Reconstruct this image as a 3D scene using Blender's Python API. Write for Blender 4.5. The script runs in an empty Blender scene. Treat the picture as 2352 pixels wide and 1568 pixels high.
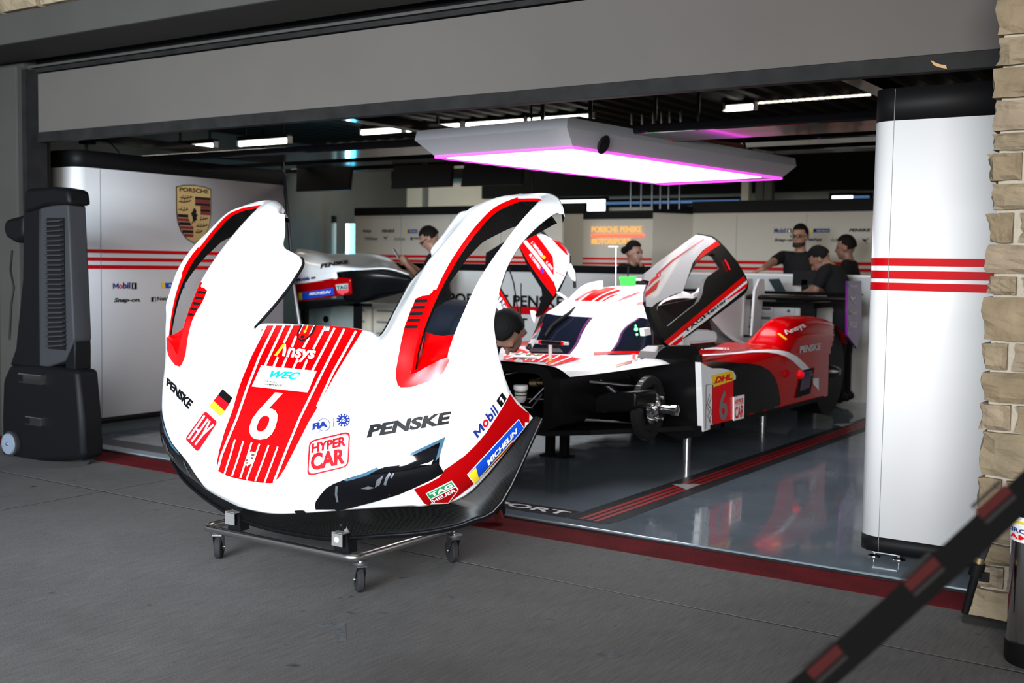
import bpy, bmesh, math, random
import numpy as np
from mathutils import Vector, Matrix
from mathutils.bvhtree import BVHTree
from mathutils.geometry import delaunay_2d_cdt
random.seed(7)
SC = bpy.context.scene
COL = SC.collection
# ------------------------------------------------------------------ camera
H = 1.3
FPX, CX, CY = 2626.0, 1176.0, 784.0
R = np.array([[0.82750992, 0.05025536, -0.55919739],
              [0.56124357, -0.04696571, 0.82631706],
              [0.01526376, -0.99763151, -0.06707009]])
cd = bpy.data.cameras.new('camera'); cam = bpy.data.objects.new('camera', cd); COL.objects.link(cam)
cd.sensor_width = 36.0; cd.lens = FPX / 2352 * 36.0; cd.clip_start = 0.05; cd.clip_end = 200
M = Matrix.Identity(4)
for i in range(3):
    M[i][0] = R[i][0]; M[i][1] = -R[i][1]; M[i][2] = -R[i][2]
M[2][3] = H
cam.matrix_world = M
cd.dof.use_dof = True; cd.dof.focus_distance = 4.75; cd.dof.aperture_fstop = 3.2
SC.camera = cam
# ------------------------------------------------------------------ world, lights, exposure
w = bpy.data.worlds.new('overcast_sky'); SC.world = w; w.use_nodes = True
bg = w.node_tree.nodes['Background']
bg.inputs['Color'].default_value = (0.80, 0.88, 1.0, 1); bg.inputs['Strength'].default_value = 0.30
SC.view_settings.view_transform = 'Standard'; SC.view_settings.look = 'None'
SC.view_settings.exposure = 0.0; SC.view_settings.gamma = 1.0; SC.view_settings.use_curve_mapping = False

def area(name, loc, target, sx, sy, power, color, spread=180):
    l = bpy.data.lights.new(name, 'AREA'); l.shape = 'RECTANGLE'; l.size = sx; l.size_y = sy
    l.energy = power; l.color = color; l.spread = math.radians(spread)
    o = bpy.data.objects.new(name, l); COL.objects.link(o)
    o.location = loc
    o.rotation_euler = (Vector(target) - Vector(loc)).to_track_quat('-Z', 'Y').to_euler()
    return o
area('daylight_right', (0.9, -2.8, 2.1), (-3.0, 4.2, 1.0), 4.0, 1.8, 275, (1.0, 0.97, 0.94), 110)
area('daylight_left', (-2.4, -3.6, 2.2), (-6.4, 5.6, 1.0), 3.5, 1.6, 300, (0.78, 0.89, 1.0), 75)

for k, (x, y, ty, pw) in enumerate(((-9.5, 8.0, 8.5, 14), (-6.0, 10.9, 11.2, 14), (-2.6, 10.6, 11, 14), (-10.4, 12.2, 15.0, 40))):      # unseen warm fill lights added to brighten the hall
    area('ceiling_lamp_%d' % k, (x, y, 2.9), (x, ty, 0.6), 2.4, .5, pw, (1.0, 0.90, 0.74))
# ------------------------------------------------------------------ helpers
def ray(px, py): return R @ np.array([px - CX, py - CY, FPX])
def P(px, py, x=None, y=None, z=None):
    r = ray(px, py)
    t = x / r[0] if x is not None else (y / r[1] if y is not None else (z - H) / r[2])
    return Vector((r[0] * t, r[1] * t, H + r[2] * t))

def tag(o, label=None, cat=None, group=None, kind=None):
    if label: o['label'] = label
    if cat: o['category'] = cat
    if group: o['group'] = group
    if kind: o['kind'] = kind
    return o
def empty(name, loc, label=None, cat=None, group=None, kind=None, parent=None):
    o = bpy.data.objects.new(name, None); COL.objects.link(o); o.location = loc
    o.empty_display_size = 0.1
    if parent: setpar(o, parent)
    return tag(o, label, cat, group, kind)
def setpar(o, p):
    o.parent = p
    # geometry is written in world coordinates, empties only translate
    if p.type == 'EMPTY':
        o.matrix_parent_inverse = Matrix.Translation(-Vector(p.location))
def mk(name, verts, faces, mat, parent=None, smooth=False, fm=None):
    me = bpy.data.meshes.new(name)
    me.from_pydata([tuple(v) for v in verts], [], [tuple(f) for f in faces])
    mats = mat if isinstance(mat, (list, tuple)) else [mat]
    for m in mats: me.materials.append(m)
    if fm: me.polygons.foreach_set('material_index', fm)
    if smooth: me.polygons.foreach_set('use_smooth', [True] * len(me.polygons))
    me.update()
    o = bpy.data.objects.new(name, me); COL.objects.link(o)
    if parent: setpar(o, parent)
    return o
def autosmooth(o, deg=35):
    me = o.data
    me.polygons.foreach_set('use_smooth', [True] * len(me.polygons))
    try: me.set_sharp_from_angle(angle=math.radians(deg))
    except Exception: pass
    return o
def frame_of(d):
    d = Vector(d).normalized()
    a = Vector((0, 0, 1)) if abs(d.z) < 0.9 else Vector((1, 0, 0))
    u = d.cross(a).normalized(); v = u.cross(d).normalized()
    return u, v
class MB:
    def __init__(s): s.v = []; s.f = []; s.m = []
    def add(s, vs, fs, m=0):
        b = len(s.v); s.v += [Vector(v) for v in vs]; s.f += [tuple(i + b for i in f) for f in fs]; s.m += [m] * len(fs); return s
    def box(s, x0, x1, y0, y1, z0, z1, m=0, bev=0.0):
        if bev <= 0:
            vs = [(x, y, z) for z in (z0, z1) for y in (y0, y1) for x in (x0, x1)]
            return s.add(vs, [(0, 2, 3, 1), (4, 5, 7, 6), (0, 1, 5, 4), (2, 6, 7, 3), (0, 4, 6, 2), (1, 3, 7, 5)], m)
        bm = bmesh.new(); bmesh.ops.create_cube(bm, size=1)
        for v in bm.verts:
            v.co = Vector(((x0 + x1) / 2 + v.co.x * (x1 - x0), (y0 + y1) / 2 + v.co.y * (y1 - y0), (z0 + z1) / 2 + v.co.z * (z1 - z0)))
        bmesh.ops.bevel(bm, geom=bm.edges[:], offset=bev, segments=2, affect='EDGES', profile=0.6)
        bm.verts.index_update()
        s.add([v.co.copy() for v in bm.verts], [[v.index for v in f.verts] for f in bm.faces], m); bm.free(); return s
    def obox(s, c, ax, ay, az, m=0):
        c, ax, ay, az = Vector(c), Vector(ax), Vector(ay), Vector(az)
        vs = [c + ax * i + ay * j + az * k for k in (-1, 1) for j in (-1, 1) for i in (-1, 1)]
        return s.add(vs, [(0, 2, 3, 1), (4, 5, 7, 6), (0, 1, 5, 4), (2, 6, 7, 3), (0, 4, 6, 2), (1, 3, 7, 5)], m)
    def tube(s, pts, r, n=10, m=0, cap=True):
        pts = [Vector(p) for p in pts]; rs = r if isinstance(r, (list, tuple)) else [r] * len(pts)
        rings = []; u = None
        for i, p in enumerate(pts):
            d = (pts[min(i + 1, len(pts) - 1)] - pts[max(i - 1, 0)]).normalized()
            if u is None: u, v = frame_of(d)
            else:
                u = (u - d * u.dot(d)); u = u.normalized() if u.length > 1e-6 else frame_of(d)[0]; v = u.cross(d)
            rings.append([p + (u * math.cos(2 * math.pi * k / n) + v * math.sin(2 * math.pi * k / n)) * rs[i] for k in range(n)])
        return s.loft(rings, m, True, cap)
    def loft(s, rings, m=0, closed=True, cap=False):
        b = len(s.v); n = len(rings[0]); fs = []
        for i in range(len(rings) - 1):
            for k in range(n if closed else n - 1):
                k2 = (k + 1) % n
                fs.append((i * n + k, i * n + k2, (i + 1) * n + k2, (i + 1) * n + k))
        if cap:
            fs.append(tuple(range(n - 1, -1, -1))); fs.append(tuple((len(rings) - 1) * n + k for k in range(n)))
        return s.add([p for r_ in rings for p in r_], fs, m)
    def cyl(s, a, b, r, r2=None, n=20, m=0): return s.tube([a, b], [r, r if r2 is None else r2], n, m)
    def lathe(s, c, axis, prof, n=24, m=0):      # prof: (distance along axis, radius)
        c = Vector(c); d = Vector(axis).normalized(); u, v = frame_of(d)
        rings = [[c + d * h + (u * math.cos(2 * math.pi * k / n) + v * math.sin(2 * math.pi * k / n)) * max(r, 1e-4) for k in range(n)] for h, r in prof]
        return s.loft(rings, m, True, True)
    def prism(s, poly, ext, m=0):                # poly: 3-d outline, ext: extrusion vector
        poly = [Vector(p) for p in poly]; n = len(poly); e = Vector(ext)
        fs = [tuple(range(n)), tuple(range(2 * n - 1, n - 1, -1))] + [(k, n + k, n + (k + 1) % n, (k + 1) % n) for k in range(n)]
        return s.add(poly + [p + e for p in poly], fs, m)
    def ball(s, c, r, m=0, n=12, sc=(1, 1, 1)):
        bm = bmesh.new(); bmesh.ops.create_uvsphere(bm, u_segments=n, v_segments=max(6, n * 2 // 3), radius=r)
        for v in bm.verts: v.co = Vector(c) + Vector((v.co.x * sc[0], v.co.y * sc[1], v.co.z * sc[2]))
        bm.verts.index_update()
        s.add([v.co.copy() for v in bm.verts], [[v.index for v in f.verts] for f in bm.faces], m); bm.free(); return s
    def build(s, name, mat, parent=None, smooth=0):
        o = mk(name, s.v, s.f, mat, parent, False, s.m)
        bm = bmesh.new(); bm.from_mesh(o.data); bmesh.ops.recalc_face_normals(bm, faces=bm.faces[:]); bm.to_mesh(o.data); bm.free()
        if smooth: autosmooth(o, smooth)
        return o

# ------------------------------------------------------------------ materials
def mat(name, col, rough=0.5, metal=0.0, coat=0.0, emit=None, es=0.0, noise=0.0, nscale=8.0, bump=0.0, bscale=60.0, spec=0.5, trans=0.0, alpha=1.0, col2=None, stretch=None):
    m = bpy.data.materials.new(name); m.use_nodes = True
    if spec == 0.5 and metal == 0 and max(col) < 0.1: spec = 0.12
    nt = m.node_tree; b = nt.nodes['Principled BSDF']
    b.inputs['Base Color'].default_value = (*col, 1); b.inputs['Roughness'].default_value = rough
    b.inputs['Metallic'].default_value = metal
    b.inputs['Coat Weight'].default_value = coat; b.inputs['Coat Roughness'].default_value = 0.04
    b.inputs['Specular IOR Level'].default_value = spec
    b.inputs['Transmission Weight'].default_value = trans
    if emit: b.inputs['Emission Color'].default_value = (*emit, 1); b.inputs['Emission Strength'].default_value = es
    if noise > 0 or bump > 0:
        tc = nt.nodes.new('ShaderNodeTexCoord'); src = tc.outputs['Object']
        if stretch:
            mp = nt.nodes.new('ShaderNodeMapping'); mp.inputs['Scale'].default_value = stretch
            nt.links.new(src, mp.inputs['Vector']); src = mp.outputs['Vector']
    if noise > 0:
        n = nt.nodes.new('ShaderNodeTexNoise'); n.inputs['Scale'].default_value = nscale; n.inputs['Detail'].default_value = 6
        nt.links.new(src, n.inputs['Vector'])
        r = nt.nodes.new('ShaderNodeValToRGB'); r.color_ramp.elements[0].position = 0.3; r.color_ramp.elements[1].position = 0.72
        c2 = col2 if col2 else tuple(max(0, c * (1 - noise)) for c in col)
        r.color_ramp.elements[0].color = (*c2, 1); r.color_ramp.elements[1].color = (*col, 1)
        nt.links.new(n.outputs['Fac'], r.inputs['Fac']); nt.links.new(r.outputs['Color'], b.inputs['Base Color'])
    if bump > 0:
        n2 = nt.nodes.new('ShaderNodeTexNoise'); n2.inputs['Scale'].default_value = bscale; n2.inputs['Detail'].default_value = 5
        nt.links.new(src, n2.inputs['Vector'])
        bp = nt.nodes.new('ShaderNodeBump'); bp.inputs['Strength'].default_value = bump; bp.inputs['Distance'].default_value = 0.01
        nt.links.new(n2.outputs['Fac'], bp.inputs['Height']); nt.links.new(bp.outputs['Normal'], b.inputs['Normal'])
    return m
def carbon(name, c1=(0.0025, 0.0025, 0.0025), c2=(0.007, 0.0068, 0.0065), scale=160, rough=0.32):
    m = mat(name, c1, rough, 0, 0.0, spec=0.12); nt = m.node_tree; b = nt.nodes['Principled BSDF']
    tc = nt.nodes.new('ShaderNodeTexCoord'); ck = nt.nodes.new('ShaderNodeTexChecker')
    ck.inputs['Scale'].default_value = scale; ck.inputs['Color1'].default_value = (*c1, 1); ck.inputs['Color2'].default_value = (*c2, 1)
    nt.links.new(tc.outputs['Object'], ck.inputs['Vector']); nt.links.new(ck.outputs['Color'], b.inputs['Base Color'])
    return m
W_PAINT = mat('white_race_paint', (0.83, 0.84, 0.85), 0.28, 0, 0.5)
RED = mat('red_race_paint', (0.85, 0.0, 0.001), 0.22, 0, 0.0, spec=0.35)
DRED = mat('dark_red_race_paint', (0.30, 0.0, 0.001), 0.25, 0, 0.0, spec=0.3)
BLK_PAINT = mat('gloss_black_paint', (0.003, 0.003, 0.0035), 0.3, 0, 0.0, spec=0.25)
CARBON = carbon('carbon_fibre')
BLK = mat('matt_black', (0.004, 0.004, 0.0045), 0.6, spec=0.2)
BLK_S = mat('satin_black_plastic', (0.0045, 0.0045, 0.005), 0.5, spec=0.1)
RUBBER = mat('dark_rubber', (0.02, 0.02, 0.022), 0.75, bump=0.1, bscale=200)
STEEL = mat('brushed_steel', (0.62, 0.60, 0.57), 0.24, 1.0, noise=0.08, nscale=40)
ZINC = mat('zinc_plated_steel', (0.55, 0.56, 0.57), 0.3, 1.0, noise=0.3, nscale=60)
CHROME = mat('polished_stainless', (0.6, 0.58, 0.55), 0.12, 1.0)
DK_STEEL = mat('dark_metal', (0.10, 0.10, 0.11), 0.35, 0.9)
GOLD = mat('gold_print', (0.50, 0.34, 0.13), 0.4, 0.3)
YEL = mat('yellow_print', (0.85, 0.62, 0.02), 0.4)
ORNG = mat('amber_print', (0.95, 0.52, 0.02), 0.4)
BLUE = mat('blue_print', (0.005, 0.06, 0.50), 0.4, spec=.2)
NAVY = mat('navy_print', (0.008, 0.022, 0.18), 0.5, spec=.12)
CYAN = mat('cyan_print', (0.0, 0.38, 0.70), 0.5, spec=.15)
GREEN = mat('green_print', (0.01, 0.24, 0.07), 0.4)
GREY_P = mat('grey_print', (0.18, 0.18, 0.18), 0.5)
WHITE_P = mat('white_print', (0.86, 0.86, 0.86), 0.4)
PINK = mat('pink_red_print', (0.75, 0.07, 0.10), 0.35)
INK = mat('black_print', (0.0025, 0.0025, 0.003), 0.5, spec=0.15)
RED_P = mat('red_print', (0.72, 0.002, 0.008), 0.4, spec=0.25)

# ------------------------------------------------------------------ text
_tc = {}
def text2d(s, bold=0.0, shear=0.0):
    k = (s, bold, shear)
    if k in _tc: return _tc[k]
    cu = bpy.data.curves.new('lettering', 'FONT'); cu.body = s; cu.size = 1; cu.offset = bold; cu.shear = shear; cu.resolution_u = 3; cu.fill_mode = 'FRONT'
    o = bpy.data.objects.new('lettering', cu); COL.objects.link(o)
    bpy.context.view_layer.update()
    dg = bpy.context.evaluated_depsgraph_get(); me = bpy.data.meshes.new_from_object(o.evaluated_get(dg))
    bm = bmesh.new(); bm.from_mesh(me); bmesh.ops.triangulate(bm, faces=bm.faces[:]); bm.verts.index_update()
    V = np.array([[v.co.x, v.co.y] for v in bm.verts]); F = [[v.index for v in f.verts] for f in bm.faces]; bm.free()
    bpy.data.objects.remove(o); bpy.data.curves.remove(cu); bpy.data.meshes.remove(me)
    mn, mx = V.min(0), V.max(0)
    V = (V - mn) / (mx - mn); asp = (mx[0] - mn[0]) / (mx[1] - mn[1])
    _tc[k] = (V, F, asp); return _tc[k]
def wall_text(name, s, org, ux, uz, h, material, parent, width=None, bold=0.0, shear=0.0, off=0.002):
    """flat lettering lying on a wall; org = lower left corner"""
    V, F, asp = text2d(s, bold, shear); ux = Vector(ux).normalized(); uz = Vector(uz).normalized(); n = ux.cross(uz)
    wd = width if width else asp * h; org = Vector(org) + n * off
    return mk(name, [org + ux * (v[0] * wd) + uz * (v[1] * h) for v in V], F, material, parent)
def wall_poly(name, pts2, org, ux, uz, material, parent, off=0.002, th=0.0):
    ux = Vector(ux).normalized(); uz = Vector(uz).normalized(); n = ux.cross(uz); org = Vector(org) + n * off
    vs = [org + ux * a + uz * b for a, b in pts2]
    if th > 0: return MB().prism(vs, n * th).build(name, material, parent)
    return mk(name, vs, [tuple(range(len(vs)))], material, parent)

# decals: flat print wrapped on to a curved body by projecting on to the real surface
def hitfn(bvh, off):
    o = Vector((0, 0, H))
    def f(px, py):
        d = Vector(ray(px, py)).normalized()
        h = bvh.ray_cast(o, d)
        if h[0] is None: return None
        n = h[1] if h[1].dot(d) < 0 else -h[1]
        return h[0] + n * off
    return f
def project(name, V, F, bvh, material, parent, off=0.0015):
    f = hitfn(bvh, off * 1.5); pts = [f(*v) for v in V]
    idx = {}; vs = []; fs = []
    for t in F:
        if any(pts[i] is None for i in t): continue
        q = [pts[i] for i in t]
        if max((q[a] - q[a - 1]).length for a in range(len(q))) > 0.35: continue
        ff = []
        for i in t:
            if i not in idx: idx[i] = len(vs); vs.append(pts[i])
            ff.append(idx[i])
        fs.append(ff)
    if not fs: return None
    return mk(name, vs, fs, material, parent, True)
def fillpoly(outer, holes=(), step=14):
    vs = []; es = []
    for lp in [outer] + list(holes):
        pts = []
        for a, b in zip(lp, lp[1:] + lp[:1]):
            n = max(1, int(math.hypot(b[0] - a[0], b[1] - a[1]) / step))
            pts += [(a[0] + (b[0] - a[0]) * k / n, a[1] + (b[1] - a[1]) * k / n) for k in range(n)]
        b0 = len(vs); vs += pts; es += [(b0 + k, b0 + (k + 1) % len(pts)) for k in range(len(pts))]
    xs = [p[0] for p in outer]; ys = [p[1] for p in outer]
    def inside(p, lp):
        c = False; j = len(lp) - 1
        for i in range(len(lp)):
            if (lp[i][1] > p[1]) != (lp[j][1] > p[1]) and p[0] < (lp[j][0] - lp[i][0]) * (p[1] - lp[i][1]) / (lp[j][1] - lp[i][1]) + lp[i][0]: c = not c
            j = i
        return c
    x = min(xs) + step * 0.5
    while x < max(xs):
        y = min(ys) + step * 0.5
        while y < max(ys):
            if inside((x, y), outer) and not any(inside((x, y), h_) for h_ in holes): vs.append((x, y))
            y += step
        x += step
    r = delaunay_2d_cdt([Vector(v) for v in vs], es, [], 2, 1e-4)
    V = [tuple(v) for v in r[0]]; F = []
    for t in r[2]:
        c = (sum(V[i][0] for i in t) / len(t), sum(V[i][1] for i in t) / len(t))
        if inside(c, outer) and not any(inside(c, h_) for h_ in holes): F.append(list(t))
    return V, F
def dpoly(name, outer, bvh, material, parent, holes=(), step=14, off=0.0015):
    V, F = fillpoly(list(outer), [list(h_) for h_ in holes], step); return project(name, V, F, bvh, material, parent, off)
def dtext(name, s, quad, bvh, material, parent, bold=0.0, shear=0.0, off=0.003, sub=1):
    """quad: pixel corners bl, br, tr, tl"""
    V, F, asp = text2d(s, bold, shear); bl, br, tr, tl = [np.array(q, float) for q in quad]
    pts = [bl * (1 - a) * (1 - b) + br * a * (1 - b) + tr * a * b + tl * (1 - a) * b for a, b in V]
    for _ in range(sub):
        nv = list(pts); nf = []; cache = {}
        def mid(i, j):
            k = (min(i, j), max(i, j))
            if k not in cache: cache[k] = len(nv); nv.append((np.array(pts[i]) + np.array(pts[j])) / 2)
            return cache[k]
        for a, b, c in F:
            ab, bc, ca = mid(a, b), mid(b, c), mid(c, a); nf += [(a, ab, ca), (b, bc, ab), (c, ca, bc), (ab, bc, ca)]
        pts, F = nv, nf
    return project(name, pts, F, bvh, material, parent, off)
def band(pl, wd):
    """ribbon polygon of a polyline in a plane"""
    L = []; Rr = []
    for i, p in enumerate(pl):
        a = pl[max(i - 1, 0)]; b = pl[min(i + 1, len(pl) - 1)]; dx, dy = b[0] - a[0], b[1] - a[1]; l = math.hypot(dx, dy) or 1
        w_ = wd if not isinstance(wd, (list, tuple)) else wd[i]
        L.append((p[0] - dy / l * w_ / 2, p[1] + dx / l * w_ / 2)); Rr.append((p[0] + dy / l * w_ / 2, p[1] - dx / l * w_ / 2))
    return L + Rr[::-1]
def rrect(q, r=0.15, n=4):
    """rounded quadrilateral in the plane from four corners"""
    out = []
    for i in range(4):
        a, b, c = np.array(q[i - 1], float), np.array(q[i], float), np.array(q[(i + 1) % 4], float)
        p0 = b + (a - b) * r; p1 = b + (c - b) * r
        for k in range(n + 1):
            t = k / n; out.append(tuple((1 - t) ** 2 * p0 + 2 * t * (1 - t) * b + t * t * p1))
    return out
def qmap(q):
    bl, br, tr, tl = [np.array(c, float) for c in q]
    return lambda a, b: tuple(bl * (1 - a) * (1 - b) + br * a * (1 - b) + tr * a * b + tl * (1 - a) * b)
# ================================================================== the building
CONC = mat('brushed_concrete', (0.150, 0.147, 0.142), 0.8, noise=0.5, nscale=0.55, col2=(0.056, 0.054, 0.053), spec=0.15)
def concrete_detail():
    nt = CONC.node_tree; b = nt.nodes['Principled BSDF']; tc = nt.nodes.new('ShaderNodeTexCoord')
    ramp = [n for n in nt.nodes if n.type == 'VALTORGB'][0]; ramp.color_ramp.elements[0].position = .25; ramp.color_ramp.elements[1].position = .78
    mp = nt.nodes.new('ShaderNodeMapping'); mp.inputs['Scale'].default_value = (60, 4, 1); mp.inputs['Rotation'].default_value = (0, 0, .12)
    n = nt.nodes.new('ShaderNodeTexNoise'); n.inputs['Scale'].default_value = 2.0; n.inputs['Detail'].default_value = 6
    sp = nt.nodes.new('ShaderNodeTexNoise'); sp.inputs['Scale'].default_value = 160; sp.inputs['Detail'].default_value = 3
    st = nt.nodes.new('ShaderNodeTexNoise'); st.inputs['Scale'].default_value = 9; st.inputs['Detail'].default_value = 2
    nt.links.new(tc.outputs['Object'], mp.inputs['Vector']); nt.links.new(mp.outputs['Vector'], n.inputs['Vector']); nt.links.new(tc.outputs['Object'], sp.inputs['Vector']); nt.links.new(tc.outputs['Object'], st.inputs['Vector'])
    add = nt.nodes.new('ShaderNodeMath'); add.operation = 'ADD'; nt.links.new(n.outputs['Fac'], add.inputs[0]); nt.links.new(sp.outputs['Fac'], add.inputs[1])
    mr = nt.nodes.new('ShaderNodeMapRange'); mr.inputs['From Min'].default_value = .7; mr.inputs['From Max'].default_value = 1.3; mr.inputs['To Min'].default_value = .72; mr.inputs['To Max'].default_value = 1.25
    nt.links.new(add.outputs[0], mr.inputs['Value'])
    dk = nt.nodes.new('ShaderNodeMapRange'); dk.inputs['From Min'].default_value = .70; dk.inputs['From Max'].default_value = .78; dk.inputs['To Min'].default_value = 1.0; dk.inputs['To Max'].default_value = .35
    nt.links.new(st.outputs['Fac'], dk.inputs['Value'])
    mu = nt.nodes.new('ShaderNodeMath'); mu.operation = 'MULTIPLY'; nt.links.new(mr.outputs[0], mu.inputs[0]); nt.links.new(dk.outputs[0], mu.inputs[1])
    vm = nt.nodes.new('ShaderNodeVectorMath'); vm.operation = 'SCALE'; nt.links.new(ramp.outputs['Color'], vm.inputs[0]); nt.links.new(mu.outputs[0], vm.inputs['Scale'])
    nt.links.new(vm.outputs[0], b.inputs['Base Color'])
    bp = nt.nodes.new('ShaderNodeBump'); bp.inputs['Strength'].default_value = .35; bp.inputs['Distance'].default_value = .004
    nt.links.new(add.outputs[0], bp.inputs['Height']); nt.links.new(bp.outputs['Normal'], b.inputs['Normal'])
concrete_detail()
def epoxy():
    m = mat('epoxy_floor_paint', (0.19, 0.235, 0.275), 0.16, 0, 0.3, noise=0.25, nscale=2.2, spec=0.6)
    nt = m.node_tree; b = nt.nodes['Principled BSDF']; tc = nt.nodes.new('ShaderNodeTexCoord'); n = nt.nodes.new('ShaderNodeTexNoise'); n.inputs['Scale'].default_value = 7; n.inputs['Detail'].default_value = 8
    r = nt.nodes.new('ShaderNodeMapRange'); r.inputs['From Min'].default_value = .35; r.inputs['From Max'].default_value = .7; r.inputs['To Min'].default_value = .03; r.inputs['To Max'].default_value = .17
    nt.links.new(tc.outputs['Object'], n.inputs['Vector']); nt.links.new(n.outputs['Fac'], r.inputs['Value']); nt.links.new(r.outputs['Result'], b.inputs['Roughness']); return m
EPOXY = epoxy()
REDLINE = mat('red_floor_paint', (0.13, 0.010, 0.013), 0.8, noise=0.45, nscale=5, bump=0.3, bscale=60, spec=0.05)
DARKPAINT = mat('dark_grey_floor_print', (0.035, 0.037, 0.040), 0.3, noise=0.2, nscale=6)
REDFLOOR = mat('red_floor_print', (0.42, 0.015, 0.02), 0.3)
GREYFLOOR = mat('grey_floor_print', (0.45, 0.45, 0.43), 0.3)
SHUT = mat('grey_beige_shutter_paint', (0.092, 0.083, 0.075), 0.6, noise=0.10, nscale=1.5, bump=0.05, bscale=80)
BEAM = mat('grey_painted_beam', (0.055, 0.052, 0.047), 0.65, noise=0.15, nscale=2)
RAIL = mat('dirty_steel_rail', (0.018, 0.0175, 0.017), 0.6, 0.0, noise=0.5, nscale=6)
DARKW = mat('dark_interior_wall', (0.10, 0.098, 0.09), 0.8, noise=0.2, nscale=2)
BEIGE = mat('beige_wall_panel', (0.66, 0.61, 0.50), 0.7, noise=0.1, nscale=1.5)
PANEL = mat('white_laminate_panel', (0.80, 0.80, 0.80), 0.35, noise=0.03, nscale=1)
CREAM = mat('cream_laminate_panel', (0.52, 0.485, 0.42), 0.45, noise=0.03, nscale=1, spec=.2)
CEIL = mat('black_ceiling', (0.007, 0.007, 0.0065), 0.85, spec=.1)
GLOSSB = mat('gloss_black_gantry', (0.006, 0.006, 0.007), 0.12, 0, 0.3)
LAMP = mat('fluorescent_tube', (1, 1, 1), 0.5, emit=(1.0, 0.95, 0.84), es=14.0)
STRIPE = mat('red_wall_stripe', (0.50, 0.001, 0.004), 0.45, spec=0.12)

floor = empty('floor', (-3, 2, 0), kind='structure')
for x0, x1, y0, y1 in ((-12, -5.434, 3.968, 4.55), (-5.418, 4.5, 3.968, 4.55), (-12, -5.434, -0.6, 3.952), (-5.418, 4.5, -0.6, 3.952), (-12, -5.43, -6, -0.61), (-5.42, 4.5, -6, -0.61)):
    MB().box(x0, x1, y0, y1, -0.15, 0).build('concrete_slab', CONC, floor)
MB().box(-12, 4.5, -6, 4.9, -0.2, -0.0015).build('joint_filler', BLK, floor)
MB().box(-12, 4.5, 4.552, 4.83, -0.15, 0.001).build('red_line', REDLINE, floor)
MB().box(-12, 4.5, 4.82, 15, -0.15, 0.016, bev=0.006).build('garage_floor', EPOXY, floor)
MB().box(-12, 4.5, 4.805, 4.822, -0.05, 0.008).build('worn_threshold', RAIL, floor)
MARK = mat('worn_pale_paint', (.13, .135, .145), .8, noise=.6, nscale=30, spec=.1)
def fq(name, pts, m_, z=0.0175): return mk(name, [(p[0], p[1], z) for p in pts], [tuple(range(len(pts)))], m_, floor)
gl = lambda px, py: P(px, py, z=0.017)
for q in (((768, 1432), (794, 1429), (796, 1470), (775, 1476)), ((726, 1434), (764, 1430), (766, 1437), (730, 1440)), ((1363, 1500), (1400, 1497), (1440, 1506), (1395, 1510))):
    mk('paint_mark', [P(x, y, z=.0008) for x, y in q[::-1]], [(0, 1, 2, 3)], MARK, floor)
A0, A1, B0, B1 = gl(1308, 1185), gl(1405, 1201), gl(1777, 1025), gl(1977, 977)
fq('floor_band', [(A0.x, 4.93), (A1.x - .02, 4.93), (A1.x + .01, 5.02), (A1.x, 14.2), (A0.x, 14.2)], DARKPAINT)
wd = A1.x - A0.x
for k in range(3):
    xs = A0.x + wd * (0.28 + 0.17 * k); fq('floor_stripe', [(xs, 4.95), (xs + wd * .10, 4.95), (xs + wd * .10, 14), (xs, 14)], REDFLOOR, 0.0186)
fq('floor_band', [(-7.0, 4.93), (A0.x - .01, 4.93), (A0.x - .01, 5.10), (-7.0, 5.10)], DARKPAINT)
te = gl(1266, 1192)
V_, F_, asp = text2d('PORSCHE PENSKE MOTORSPORT', 0.02)
mk('floor_lettering', [(te.x - 2.75 * (1 - v[0]), 4.975 + 0.085 * v[1], 0.0186) for v in V_], F_, WHITE_P, floor)
for tri in (((1543, 1112), (1611, 1112), (1577, 1125)), ((1912, 974), (1962, 972), (1935, 981))):
    fq('floor_marker', [gl(*tri[0]), gl(*tri[2]), gl(*tri[1])], GREYFLOOR, 0.0196)

# shell
def wall(name, *b, m=DARKW): return tag(MB().box(*b).build(name, m), kind='structure')
wall('wall_back', -12.2, 4.5, 14.6, 14.8, 0, 3.3, m=BEIGE)
wall('wall_left', -12.2, -12.0, 4.8, 14.7, 0, 3.3)
wall('wall_right', -0.62, -0.45, 5.3, 14.7, 0, 3.3)
c = tag(MB().box(-12.2, 4.5, 4.75, 14.8, 3.05, 3.3).build('ceiling', CEIL), kind='structure')
for k in range(48):
    x = -12 + k * 0.24
    MB().prism([(x, 5.0, 3.05), (x + .06, 5.0, 3.0), (x + .14, 5.0, 3.0), (x + .20, 5.0, 3.05)], (0, 9.4, 0)).build('ceiling_rib', CEIL, c)
wf = tag(MB().box(-12.2, -7.42, 4.80, 5.0, 0, 3.3).build('wall_front', BEAM), kind='structure')
MB().box(-12.2, 4.5, 4.9, 5.1, 2.70, 5.0).build('wall_header', BEAM, wf)
MB().box(-7.60, -7.36, 4.70, 4.86, 0, 2.62, bev=.01).build('door_jamb', BEAM, wf)
MB().box(-7.36, -7.31, 4.74, 4.90, 0, 2.60).build('door_guide', RAIL, wf)
MB().box(-8.1, -7.68, 4.72, 4.80, 0, 2.55, bev=.01).build('wall_board', BEAM, wf)
MB().box(-12.2, 4.5, 4.30, 4.74, 2.652, 2.845, bev=.012).build('lintel_beam', BEAM, wf)
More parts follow.
